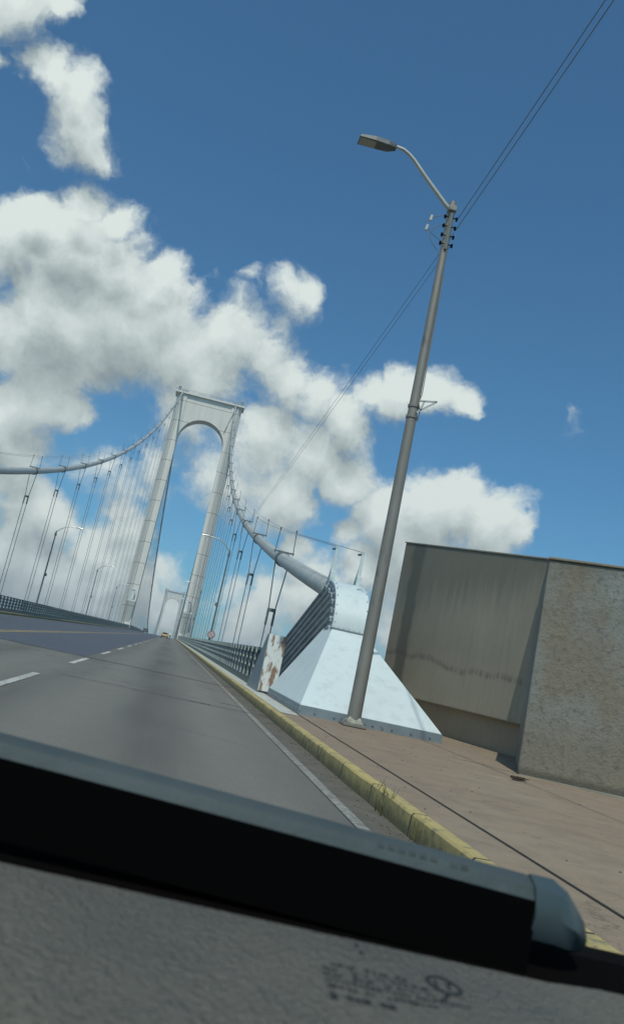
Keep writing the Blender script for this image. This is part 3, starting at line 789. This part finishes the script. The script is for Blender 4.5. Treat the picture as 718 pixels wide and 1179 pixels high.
# slab: front face from (8.01,18.8) to (6.45,25.9); top climbs with it
P0 = Vector((8.01, 18.8)); P1 = Vector((6.42, 25.9)); ds = (P1-P0); Ls = ds.length; ds.normalize(); ns = Vector((ds.y, -ds.x))
if ns.x < 0: ns = -ns
sl_ = empty("concrete_slab_wall", (P0.x, P0.y, 0), "smooth brown concrete wall with dark run-off streaks behind the white housing", "concrete wall", "walls of the concrete anchorage")
sl_.rotation_euler = (0, 0, math.atan2(ds.y, ds.x))
def local(name, mat, vs, fs, bevel=0):
    me = D.meshes.new(name); me.from_pydata(vs, [], fs); bm = bmesh.new(); bm.from_mesh(me)
    bmesh.ops.recalc_face_normals(bm, faces=bm.faces[:]); bm.to_mesh(me); bm.free(); me.materials.append(mat)
    o = D.objects.new(name, me); COL.objects.link(o); o.parent = sl_
    if bevel:
        md = o.modifiers.new("bevel", 'BEVEL'); md.width = bevel; md.segments = 2; md.limit_method = 'ANGLE'
    return o
# local x along the slab, local -y towards the inside (ns points to +x world = local -y)
gl = lambda x: dz(P0.y+ds.y*x)+H
zt0, zt1 = 5.50, 6.62
zl0, zl1 = 1.72, 1.92+.12
def yb(z): return 0.0
def hexa(x0, x1, yf0, yf1, yk, zb0, zb1, zt0_, zt1_):
    return ([(x0, yf0, zb0), (x1, yf1, zb1), (x1, yk, zb1), (x0, yk, zb0), (x0, yf0, zt0_), (x1, yf1, zt1_), (x1, yk, zt1_), (x0, yk, zt0_)],
            [(0, 1, 2, 3), (4, 5, 6, 7), (0, 1, 5, 4), (1, 2, 6, 5), (2, 3, 7, 6), (3, 0, 4, 7)])
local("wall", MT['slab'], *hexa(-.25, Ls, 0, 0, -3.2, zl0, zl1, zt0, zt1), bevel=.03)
local("plinth", MT['slab'], *hexa(-.25, Ls-.1, -.28, -.28, -3.1, .2, .2, zl0+.02, zl1+.02))
local("coping", MT['cap'], *hexa(-.25, Ls+.02, .02, .02, -3.2, zt0+.003, zt1+.003, zt0+.05, zt1+.05), bevel=.012)

# ---- foreground street light with its cables
PX, PY = 4.10, 18.16; pz = gz(PY)
lp = empty("street_light", (PX, PY, pz), "tall grey street light with curved arm in front of the white cable housing", "street light")
MB().tube([(PX, PY, pz+.10), (PX, PY, pz+6), (PX, PY, 13.32)], [.150, .120, .082], 20).build("pole", MT['galv'], lp, smooth=True)
bs = MB().box((PX, PY, pz+.03), (.50, .50, .06))
bs.build("base_plate", MT['galv'], lp, bevel=.01)
cf = MB().loft([[(PX+sx*.19, PY+sy*.19, pz+.062) for sx, sy in ((-1, -1), (1, -1), (1, 1), (-1, 1))],
                [(PX+sx*.12, PY+sy*.12, pz+.20) for sx, sy in ((-1, -1), (1, -1), (1, 1), (-1, 1))]])
cf.build("foot_collar", M("pale_grout", (.45, .45, .38), (.2, .19, .15), 9, .85, bs=.6), lp, bevel=.02)
for sx, sy in ((-1, -1), (1, -1), (1, 1), (-1, 1)):
    MB().tube([(PX+sx*.21, PY+sy*.21, pz+.06), (PX+sx*.21, PY+sy*.21, pz+.12)], .02, 6).build("anchor_bolt", MT['band'], lp)
arm = [(4.16, 13.02), (3.90, 13.22), (3.30, 13.78), (2.98, 14.10), (2.82, 14.22), (2.68, 14.29), (2.50, 14.31)]
MB().tube([(x, PY-.03, z) for x, z in arm], [.055, .055, .05, .047, .045, .042, .04], 12).build("arm", MT['arm'], lp, smooth=True)
MB().box((PX, PY-.05, 13.10), (.19, .22, .14)).build("arm_clamp", MT['galv'], lp, bevel=.02)
hd = MB(); tilt = Matrix.Rotation(RAD(1.5), 3, 'Y')
hd.loft([[(2.50, PY-.07, 14.25), (2.50, PY+.07, 14.25), (2.50, PY+.06, 14.36), (2.50, PY-.06, 14.36)],
         [(2.30, PY-.15, 14.22), (2.30, PY+.15, 14.22), (2.30, PY+.11, 14.37), (2.30, PY-.11, 14.37)],
         [(1.98, PY-.17, 14.22), (1.98, PY+.17, 14.22), (1.98, PY+.14, 14.36), (1.98, PY-.14, 14.36)],
         [(1.58, PY-.17, 14.21), (1.58, PY+.17, 14.21), (1.60, PY+.14, 14.30), (1.60, PY-.14, 14.30)]])
lh = hd.build("lamp_head", MT['lamp'], lp, bevel=.012)
MB().box((1.80, PY, 14.212), (.40, .27, .02)).build("lens", MT['lens'], lh, bevel=.004)
MB().box((2.16, PY, 14.39), (.18, .10, .06)).build("sensor_cap", MT['arm'], lh, bevel=.015)
# insulator rack
for i, z in enumerate((12.86, 12.62, 12.38, 12.16)):
    for sx in (-1, 1):
        MB().tube([(PX+sx*.05, PY-.10, z), (PX+sx*.17, PY-.10, z+.01*sx)], .014, 6).tube([(PX+sx*.14, PY-.10, z-.05), (PX+sx*.14, PY-.10, z+.035)], .026, 8).build("insulator", MT['blackp'], lp)
MB().box((PX, PY-.10, 12.5), (.07, .06, .95)).build("insulator_rack", MT['band'], lp, bevel=.005)
tw = MB()
def arc(a, b, sag, sidex, k=12):
    a = Vector(a); b = Vector(b); return [a.lerp(b, i/k)+Vector((sidex*4*(i/k)*(1-i/k), 0, -sag*4*(i/k)*(1-i/k))) for i in range(k+1)]
tw.tube(arc((PX-.08, PY-.08, 12.92), (PX-.12, PY-.1, 12.2), 0, -.45), .009, 5)
tw.tube(arc((PX-.08, PY-.08, 12.70), (PX-.16, PY-.1, 11.95), 0, -.30), .009, 5)
tw.build("jumper_wire", MT['rope'], lp)
for dx, z in ((-.50, 12.72), (-.56, 12.45)):
    MB().tube([(PX+dx+.03, PY-.09, z-.07), (PX+dx+.05, PY-.09, z+.07)], .035, 7).build("wire_connector", MT['porcelain'], lp)
# small triangular steel bracket part way up
br = MB(); zb = 8.10
pts = [(PX+.08, PY-.14, zb+.12), (PX+.47, PY-.14, zb+.20), (PX+.38, PY-.14, zb+.02), (PX+.05, PY-.14, zb-.16)]
br.beam(pts[0], pts[1], .03, .035); br.beam(pts[1], pts[3], .03, .035); br.beam((PX+.19, PY-.14, zb+.14), (PX+.13, PY-.14, zb-.1), .03, .03)
br.build("bracket", MT['arm'], lp)
for q in (-.02, -.28): MB().tube([(PX, PY, zb+q), (PX, PY, zb+q+.06)], .135, 18).build("bracket_band", MT['galv'], lp)
cab = MB().tube([(PX+.12, PY-.09, zb-.35), (PX+.13, PY-.12, zb-.1), (PX+.06, PY-.16, zb+.05), (PX+.11, PY-.10, zb+.3), (PX+.10, PY-.10, 9.4), (PX+.08, PY-.09, 11.4)], .012, 5)
cab.build("conduit", MT['galv'], lp)

# ---- overhead wires
def wire(a, b, sag, k=30):
    a = Vector(a); b = Vector(b); return [a.lerp(b, i/k)-Vector((0, 0, sag*4*(i/k)*(1-i/k))) for i in range(k+1)]
for i, (z, lab) in enumerate(((12.86, "upper thin overhead wire crossing the street light pole"), (12.56, "lower thin overhead wire crossing the street light pole"))):
    mb = MB(); mb.tube(wire((4.35, -28, z+.25), (PX+.16, PY-.1, z), .28), .009, 6)
    mb.tube(wire((PX+.14, PY-.1, z-.35), (3.42, 74.6, 13.2-.22*i), .15), .006, 6)
    tag(mb.build("overhead_wire", MT['rope']), lab, "wire", "overhead wires")

# ---- bridge street lights
def bridge_lamp(x, y, sd, label, sign=False):
    z0 = dz(y)-.05; o = empty("bridge_lamp", (x, y, z0), label, "street light", "street lights along the bridge")
    hh = 9.4
    MB().tube([(x, y, z0), (x, y, z0+hh)], [.10, .06], 10).build("pole", MT['rope'] if False else MT['band'], o, smooth=True)
    e = -sd
    MB().tube([(x, y, z0+hh-.15), (x+e*.45, y, z0+hh+.35), (x+e*1.1, y, z0+hh+.72), (x+e*2.0, y, z0+hh+.80)], .045, 8).build("arm", MT['arm'], o, smooth=True)
    MB().loft([[(x+e*1.9, y-.1, z0+hh+.74), (x+e*1.9, y+.1, z0+hh+.74), (x+e*1.9, y+.1, z0+hh+.86), (x+e*1.9, y-.1, z0+hh+.86)],
               [(x+e*2.6, y-.13, z0+hh+.76), (x+e*2.6, y+.13, z0+hh+.76), (x+e*2.6, y+.1, z0+hh+.84), (x+e*2.6, y-.1, z0+hh+.84)]]).build("lamp_head", MT['arm'], o)
    MB().box((x+e*.1, y, z0+4.6), (.24, .2, .3)).build("junction_box", MT['band'], o)
    MB().box((x, y, z0+hh-.4), (.2, .2, .3)).build("pole_cap", MT['band'], o)
    return o
for i, y in enumerate((94.5, 149, 203, 257)):
    bridge_lamp(-14.15, y, -1, "grey street light on the left railing, %s from the photo's left edge" % ordn(i))
bl = bridge_lamp(3.33, 74.6, 1, "dark street light on the right railing carrying the round road sign")
bridge_lamp(3.33, 143, 1, "thin dark street light just right of the near tower's right leg")
bridge_lamp(3.33, 211, 1, "distant street light partly behind the near tower's right leg")
zs = dz(74.4)+1.95
sg = empty("round_sign", (3.36, 74.35, zs-.4), "faded round road sign with a pale face and reddish ring, fixed to a lamp post", "road sign")
MB().tube([(3.38, 74.36, zs), (3.38, 74.40, zs)], .33, 28).build("sign_rim", MT['signr'], sg)
MB().tube([(3.38, 74.345, zs), (3.38, 74.357, zs)], .25, 28).build("sign_face", MT['signw'], sg)
mk_ = MB(); mk_.beam((3.20, 74.338, zs+.16), (3.55, 74.338, zs-.16), .012, .05)
mk_.build("sign_bar", MT['signr'], sg)
MB().box((3.36, 74.47, zs), (.08, .1, .3)).build("sign_clamp", MT['band'], sg)

# ---- vehicles
def car_(x, y, paint, label):
    z = dz(y); o = empty("car", (x, y, z), label, "car")
    def P(yy, h): return (yy, z+h+G*(yy-y))
    prof = [(-2.1, .35), (-2.15, .75), (-2.05, .95), (-1.45, 1.0), (-.95, 1.42), (.35, 1.45), (1.05, 1.0), (1.95, .88), (2.1, .6), (2.1, .35)]
    b_ = MB().prism([P(y+p[0], p[1]) for p in prof], 0, x-.86, x+.86).build("body", MT[paint], o, bevel=.07)
    MB().add([(x-.66, y-1.44, z+1.02+G*-1.4), (x+.66, y-1.44, z+1.02+G*-1.4), (x+.56, y-1.04, z+1.37), (x-.56, y-1.04, z+1.37)], [(0, 1, 2, 3)]).build("rear_window", MT['glass'], o)
    bpy.data.objects[o.children[-1].name].location.y -= .03
    for sx in (-1, 1):
        MB().box((x+sx*.70, y-2.13, z+.78-.09), (.28, .06, .16)).build("tail_light", MT['redl'], o)
        MB().box((x+sx*.87, y-.3, z+1.2), (.02, 1.5, .26)).build("side_window", MT['glass'], o)
        for yy in (-1.35, 1.35):
            MB().tube([(x+sx*.68, y+yy, z+.32+G*yy), (x+sx*.88, y+yy, z+.32+G*yy)], .32, 18).build("wheel", MT['tyre'], o)
    MB().box((x, y-2.12, z+.40-.09), (1.7, .12, .16)).build("bumper", MT['blackp'], o)
    return o
car_(-1.15, 226, 'gold', "small gold car driving away in our lane towards the near tower")
car_(-8.6, 318, 'navy', "tiny dark car far off on the left lanes, beyond the near tower")
# guessed motorcyclist, put in for a small white highlight beside the car
mx_, my_ = .15, 222.0; mz = dz(my_)
mo = empty("motorcycle", (mx_, my_, mz), "tiny guessed motorcycle just right of the gold car, put in for a white highlight", "motorcycle")
for yy in (-.65, .65):
    MB().tube([(mx_-.05, my_+yy, mz+.30+G*yy), (mx_+.05, my_+yy, mz+.30+G*yy)], .30, 18).build("wheel", MT['tyre'], mo)
MB().beam((mx_, my_-.6, mz+.55), (mx_, my_+.35, mz+.65), .22, .25).beam((mx_, my_+.65, mz+.35), (mx_, my_+.4, mz+1.0), .08, .08).build("frame", MT['navy'], mo, bevel=.03)
MB().beam((mx_-.33, my_+.38, mz+1.03), (mx_+.33, my_+.38, mz+1.03), .04, .04).build("handlebar", MT['band'], mo)
# rider: one continuous skinned body
def skin_person(name, J, E, mat, label, cat):
    me = D.meshes.new(name); me.from_pydata([j[0] for j in J], E, []); me.materials.append(mat)
    o = D.objects.new(name, me); COL.objects.link(o)
    md = o.modifiers.new("skin", 'SKIN'); md.use_smooth_shade = True
    sv = me.skin_vertices[0].data if me.skin_vertices else None
    if sv is None:
        bm = bmesh.new(); bm.from_mesh(me); bm.verts.layers.skin.verify(); bm.to_mesh(me); bm.free(); sv = me.skin_vertices[0].data
    for i, (p, r) in enumerate(J): sv[i].radius = (r, r); sv[i].use_root = (i == 0)
    s = o.modifiers.new("sub", 'SUBSURF'); s.levels = s.render_levels = 1
    return tag(o, label, cat)
X, Y_, Z = mx_, my_-.25, mz
J = [((X, Y_, Z+.82), .16), ((X, Y_+.05, Z+1.08), .16), ((X, Y_+.12, Z+1.32), .18), ((X, Y_+.16, Z+1.45), .07), ((X, Y_+.18, Z+1.60), .12), ((X, Y_+.18, Z+1.70), .10),
     ((X-.20, Y_+.13, Z+1.36), .07), ((X-.30, Y_+.30, Z+1.12), .05), ((X-.28, Y_+.62, Z+1.06), .04),
     ((X+.20, Y_+.13, Z+1.36), .07), ((X+.30, Y_+.30, Z+1.12), .05), ((X+.28, Y_+.62, Z+1.06), .04),
     ((X-.18, Y_+.40, Z+.78), .09), ((X-.20, Y_+.20, Z+.38), .06), ((X-.20, Y_+.34, Z+.32), .05),
     ((X+.18, Y_+.40, Z+.78), .09), ((X+.20, Y_+.20, Z+.38), .06), ((X+.20, Y_+.34, Z+.32), .05)]
E_ = [(0, 1), (1, 2), (2, 3), (3, 4), (4, 5), (2, 6), (6, 7), (7, 8), (2, 9), (9, 10), (10, 11), (0, 12), (12, 13), (13, 14), (0, 15), (15, 16), (16, 17)]
skin_person("person", J, E_, MT['shirt'], "guessed rider in white on the tiny motorcycle, put in for a white highlight", "person")

# ---- dry weeds at the kerb and a twig on the pavement
wd = MB()
for k in range(26):
    x = KR+random.uniform(-.05, .03); y = 8.55+random.gauss(0, .16); z = dz(y)+(.0 if x < KR else H-.01)
    a = random.uniform(0, 6.28); h = random.uniform(.05, .20); dx, dy = math.cos(a)*h*.45, math.sin(a)*h*.45
    wd.add([(x-.004, y, z), (x+.004, y, z), (x+dx, y+dy, z+h)], [(0, 1, 2)])
    wd.add([(x, y-.004, z), (x, y+.004, z), (x+dx, y+dy, z+h)], [(0, 1, 2)])
tag(wd.build("weed", MT['leaf']), "dry tuft of weeds growing from a joint in the yellow kerb", "weed")
wd = MB()
for k in range(16):
    x = KR+random.uniform(-.04, .03); y = 7.35+random.gauss(0, .12); z = dz(y)+.04
    a = random.uniform(0, 6.28); h = random.uniform(.1, .28); dx, dy = math.cos(a)*h*.3, math.sin(a)*h*.3
    wd.add([(x-.003, y, z), (x+.003, y, z), (x+dx, y+dy, z+h)], [(0, 1, 2)])
tag(wd.build("weed", MT['leaf']), "taller thin weed at the yellow kerb, nearer to the wiper", "weed")
tg = MB(); bx, by = 5.62, 13.2; bz_ = gz(13.2)
for k in range(7):
    a = (bx+random.uniform(-.12, .02), by+random.uniform(-.05, .05), bz_+.015+random.uniform(0, .05)); b_ = (a[0]+random.uniform(.08, .24), a[1]+random.uniform(-.06, .06), bz_+.01+random.uniform(0, .06))
    tg.tube([a, tuple((p+q)/2+random.uniform(-.015, .02) for p, q in zip(a, b_)), b_], [.013, .010, .006], 5)
tag(tg.build("twig", MT['twig']), "small dark dry twig lying on the brown pavement near the concrete block", "twig")

# ---- the car we sit in: dashboard, cowl, wiper, bonnet (local coordinates, on the road's slope)
mc = empty("own_car", (0, 0, 0), "car seen from inside, its grey dashboard and blurred wiper along the bottom", "car")
mc.rotation_euler = (math.atan(G), 0, 0); mc.location = (0, 1.25*math.sin(math.atan(G)), .0011)
def loc(name, mb, mat, parent=mc, **k):
    pr = parent; 
    o = mb.build(name, mat, None, **k); o.parent = parent; return o
CZ = 1.25
def ed(x): return CZ-.186-.036*(x+.08)                  # height of the dashboard's front edge
# dashboard: grid with a soft roll towards the driver and a moulded crease
db = MB(); xs = [-1.15+.05*k for k in range(40)]; ysd = [.16, .22, .30, .36, .40, .43, .46, .49, .52, .55, .58, .63, .67, .690, .700]
vs = []
for j, y in enumerate(ysd):
    for x in xs:
        z = ed(x)-.006*((.70-y)/.54)**2
        cr = (.475+.10*(x+.07)*-1.9)                     # crease line
        if y < cr: z -= min(.04, (cr-y)*.28)
        if j == len(ysd)-1: z -= .012
        yy = y + (.010 if (x > .375 and y >= .63) else 0)
        vs.append((x, yy, z))
nx = len(xs); db.add(vs, [(j*nx+i, j*nx+i+1, (j+1)*nx+i+1, (j+1)*nx+i) for j in range(len(ysd)-1) for i in range(nx-1)])
b_ = len(db.v); db.add([(xs[0], .16, ed(xs[0])-.3), (xs[-1], .16, ed(xs[-1])-.3)], [])
db.f.append((0, nx-1, b_+1, b_))
dash = loc("dashboard", db, MT['dash'], smooth=True)
# cowl
cw = MB(); cw.loft([[(-1.2, .698, CZ-.235), (.95, .698, CZ-.27), (.95, .698, CZ-.34), (-1.2, .698, CZ-.30)],
                    [(-1.2, .90, CZ-.175), (.95, .86, CZ-.238), (.95, .86, CZ-.34), (-1.2, .90, CZ-.30)],
                    [(-1.2, 1.06, CZ-.20), (.95, 1.0, CZ-.26), (.95, 1.0, CZ-.36), (-1.2, 1.06, CZ-.32)]])
loc("cowl", cw, MT['cowl'])
bt = MB(); rings = []
for y, dzb in ((1.03, -.225), (1.25, -.27), (1.5, -.325), (1.75, -.39), (1.92, -.46), (2.0, -.58)):
    rings.append([(-1.0+.7*k/8*2.1-.2, y, CZ+dzb-.02-.03*abs(k/8-.5)**2*4) for k in range(9)])
vs = [p for r in rings for p in r]
bt.add(vs, [(j*9+i, j*9+i+1, (j+1)*9+i+1, (j+1)*9+i) for j in range(5) for i in range(8)])
loc("bonnet", bt, MT['hood'], smooth=True)
# wiper: section lofted along its length
w0 = Vector((-.95, .87, CZ-.088)); w1 = Vector((.395, .835, CZ-.154))
def wsec(p, s=1.0, hi_=.030, lo=.0):
    return [(p.x, p.y-.006*s, p.z-.027*s), (p.x, p.y+.016*s, p.z-.030*s), (p.x, p.y+.030*s, p.z-.012*s), (p.x, p.y+.024*s, p.z-.001*s), (p.x, p.y+.010*s, p.z), (p.x, p.y-.004*s, p.z-.006*s), (p.x, p.y-.011*s, p.z-.019*s)]
wp = empty("wiper", (0, 0, 0), None, None); wp.parent = mc
wb = MB(); wb.loft([wsec(w0.lerp(w1, k/20)+Vector((0, 0, .008*math.sin(math.pi*k/20)))) for k in range(21)])
body_w = loc("wiper_blade", wb, MT['wiper'], parent=wp, bevel=.002, smooth=True)
rbm = MB(); 
rbm.loft([[(p.x, p.y-.0135, p.z-.0175), (p.x, p.y+.014, p.z-.0175), (p.x, p.y+.01, p.z-.085), (p.x, p.y-.0135, p.z-.085)] for p in [w0.lerp(w1, k/20)+Vector((0, 0, .008*math.sin(math.pi*k/20))) for k in range(21)]])
loc("rubber", rbm, MT['blackp'], parent=wp)
def capsec(x, y, z, hy, hz): 
    return [(x, y+hy*math.cos(a), z+hz*math.sin(a)) for a in [math.pi/4+i*math.pi/4 for i in range(8)]]
cx, cy_, cz_ = w1.x, w1.y+.008, w1.z-.031
cpm = MB().loft([capsec(cx-.002, cy_, cz_+.002, .026, .032), capsec(cx+.022, cy_, cz_+.001, .027, .032), capsec(cx+.040, cy_, cz_-.005, .024, .028), capsec(cx+.054, cy_, cz_-.012, .018, .019), capsec(cx+.061, cy_, cz_-.016, .010, .010)])
loc("end_cap", cpm, MT['wcap'], parent=wp, smooth=True)
# windscreen label's reflection painted on the dash, faint lettering on the wiper: only strokes
random.seed(11)
pb = MB()
def pebble(mb, x, y, z, r):
    vs = [(x+r*random.uniform(.6, 1.3), y, z+r*.3), (x-r*random.uniform(.6, 1.3), y, z+r*.3), (x, y+r*random.uniform(.6, 1.3), z+r*.3), (x, y-r*random.uniform(.6, 1.3), z+r*.3), (x, y, z+r), (x, y, z-r*.3)]
    mb.add(vs, [(0, 2, 4), (2, 1, 4), (1, 3, 4), (3, 0, 4), (2, 0, 5), (1, 2, 5), (3, 1, 5), (0, 3, 5)])
for k in range(900):
    y = random.uniform(4.5, 27)
    if random.random() < .55: x = KR-abs(random.gauss(0, .12))-.02; z = dz(y)+.006
    else:
        x = random.uniform(2.6, 9); z = gz(y)
        if y > 17.5 and 2.9 < x < 6.3: continue
    pebble(pb, x, y, z, random.choice((.004, .006, .009, .014)))
o = pb.build("grit", M("grit", (.20, .17, .13), (.09, .075, .06), 30, .95)); o['kind'] = 'stuff'; o['label'] = "small stones and grit scattered in the gutter and over the brown pavement"; o['category'] = "grit"
ik = MB()
def dot(mb, u, v, wu, wv):                              # u to the right, v away from us on the dash
    z = ed(u)+.0006
    mb.add([(u-wu/2, v-wv/2, ed(u-wu/2)-.006*((.70-v)/.54)**2+.0008), (u+wu/2, v-wv/2, ed(u+wu/2)-.006*((.70-v)/.54)**2+.0008),
            (u+wu/2, v+wv/2, ed(u+wu/2)-.006*((.70-v)/.54)**2+.0008), (u-wu/2, v+wv/2, ed(u-wu/2)-.006*((.70-v)/.54)**2+.0008)], [(0, 1, 2, 3)])
random.seed(3)
# five short rows and a bolder sixth, then a ring with a mark in it
rows = [(.160, .622, .055, .0045), (.152, .612, .075, .0040), (.150, .602, .078, .0040), (.150, .592, .078, .0040), (.150, .581, .074, .0040), (.150, .566, .040, .0085)]
for k, (u, v0_, ln, hgt) in enumerate(rows):
    e_ = u+ln
    while u < e_:
        w = random.uniform(.0015, .0035) if k < 5 else random.uniform(.0035, .0055)
        if random.random() < .85: dot(ik, u, v0_+random.uniform(-.0008, .0008), w, hgt*random.uniform(.5, 1.1))
        u += w+random.uniform(.0006, .0018)
loc("reflected_lettering", ik, MT['ink'], parent=dash); ik = MB()
for k in range(24):
    a = 2*math.pi*k/24; dot(ik, .243+.0115*math.cos(a), .628+.0150*math.sin(a), .0030, .0035)
for k in range(4): dot(ik, .2365+k*.0004, .622+k*.0035, .0018, .0035); dot(ik, .2480-k*.0008, .634-k*.0035, .0024, .0035)
for k in range(5): dot(ik, .240-k*.0022, .609-k*.0032, .0026, .003)
for k in range(7): dot(ik, .226+k*.0040, .594, .0028, .003)
for u, v in ((.189, .676), (.190, .662)): dot(ik, u, v, .0030, .004)
loc("reflected_emblem", ik, MT['ink'], parent=dash)
ik2 = MB()
for k in range(9):
    u = .235+k*.0105; p = w0.lerp(w1, (u+.95)/1.345)
    if k in (6,): continue
    z = p.z+.008*math.sin(math.pi*(u+.95)/1.345)
    ik2.add([(u, p.y-.0058, z-.0078), (u+.007, p.y-.0058, z-.0082), (u+.007, p.y-.0035, z-.0045), (u, p.y-.0035, z-.0041)], [(0, 1, 2, 3)])
loc("worn_print", ik2, MT['wink'], parent=wp)
# leaf-shaped outline standing in for a green glint on the cowl, never built
lf = MB(); c = Vector((-.055, .80, CZ-.1675-.02))
lf.add([c+Vector((-.012, 0, 0)), c+Vector((-.003, -.004, .004)), c+Vector((.010, -.001, .001)), c+Vector((.014, .003, -.002)), c+Vector((0, .005, .001))], [(0, 1, 2, 3, 4)])
# ---- thin tropical haze over the river
hm = D.materials.new("haze"); hm.use_nodes = True; ht = hm.node_tree; ht.nodes.clear()
pv = N(ht, 'ShaderNodeVolumePrincipled'); pv.inputs['Density'].default_value = .00035
pv.inputs['Color'].default_value = (.90, .95, 1, 1); pv.inputs['Anisotropy'].default_value = .2
ho = N(ht, 'ShaderNodeOutputMaterial'); ht.links.new(pv.outputs[0], ho.inputs['Volume'])
hz_ = MB().add([(x, y, z) for x in (-3050, 3050) for y in (-850, 3550) for z in (-66, 118)], [(0, 1, 3, 2), (4, 6, 7, 5), (0, 4, 5, 1), (2, 3, 7, 6), (0, 2, 6, 4), (1, 5, 7, 3)]).build("haze", hm)
hz_['kind'] = 'stuff'
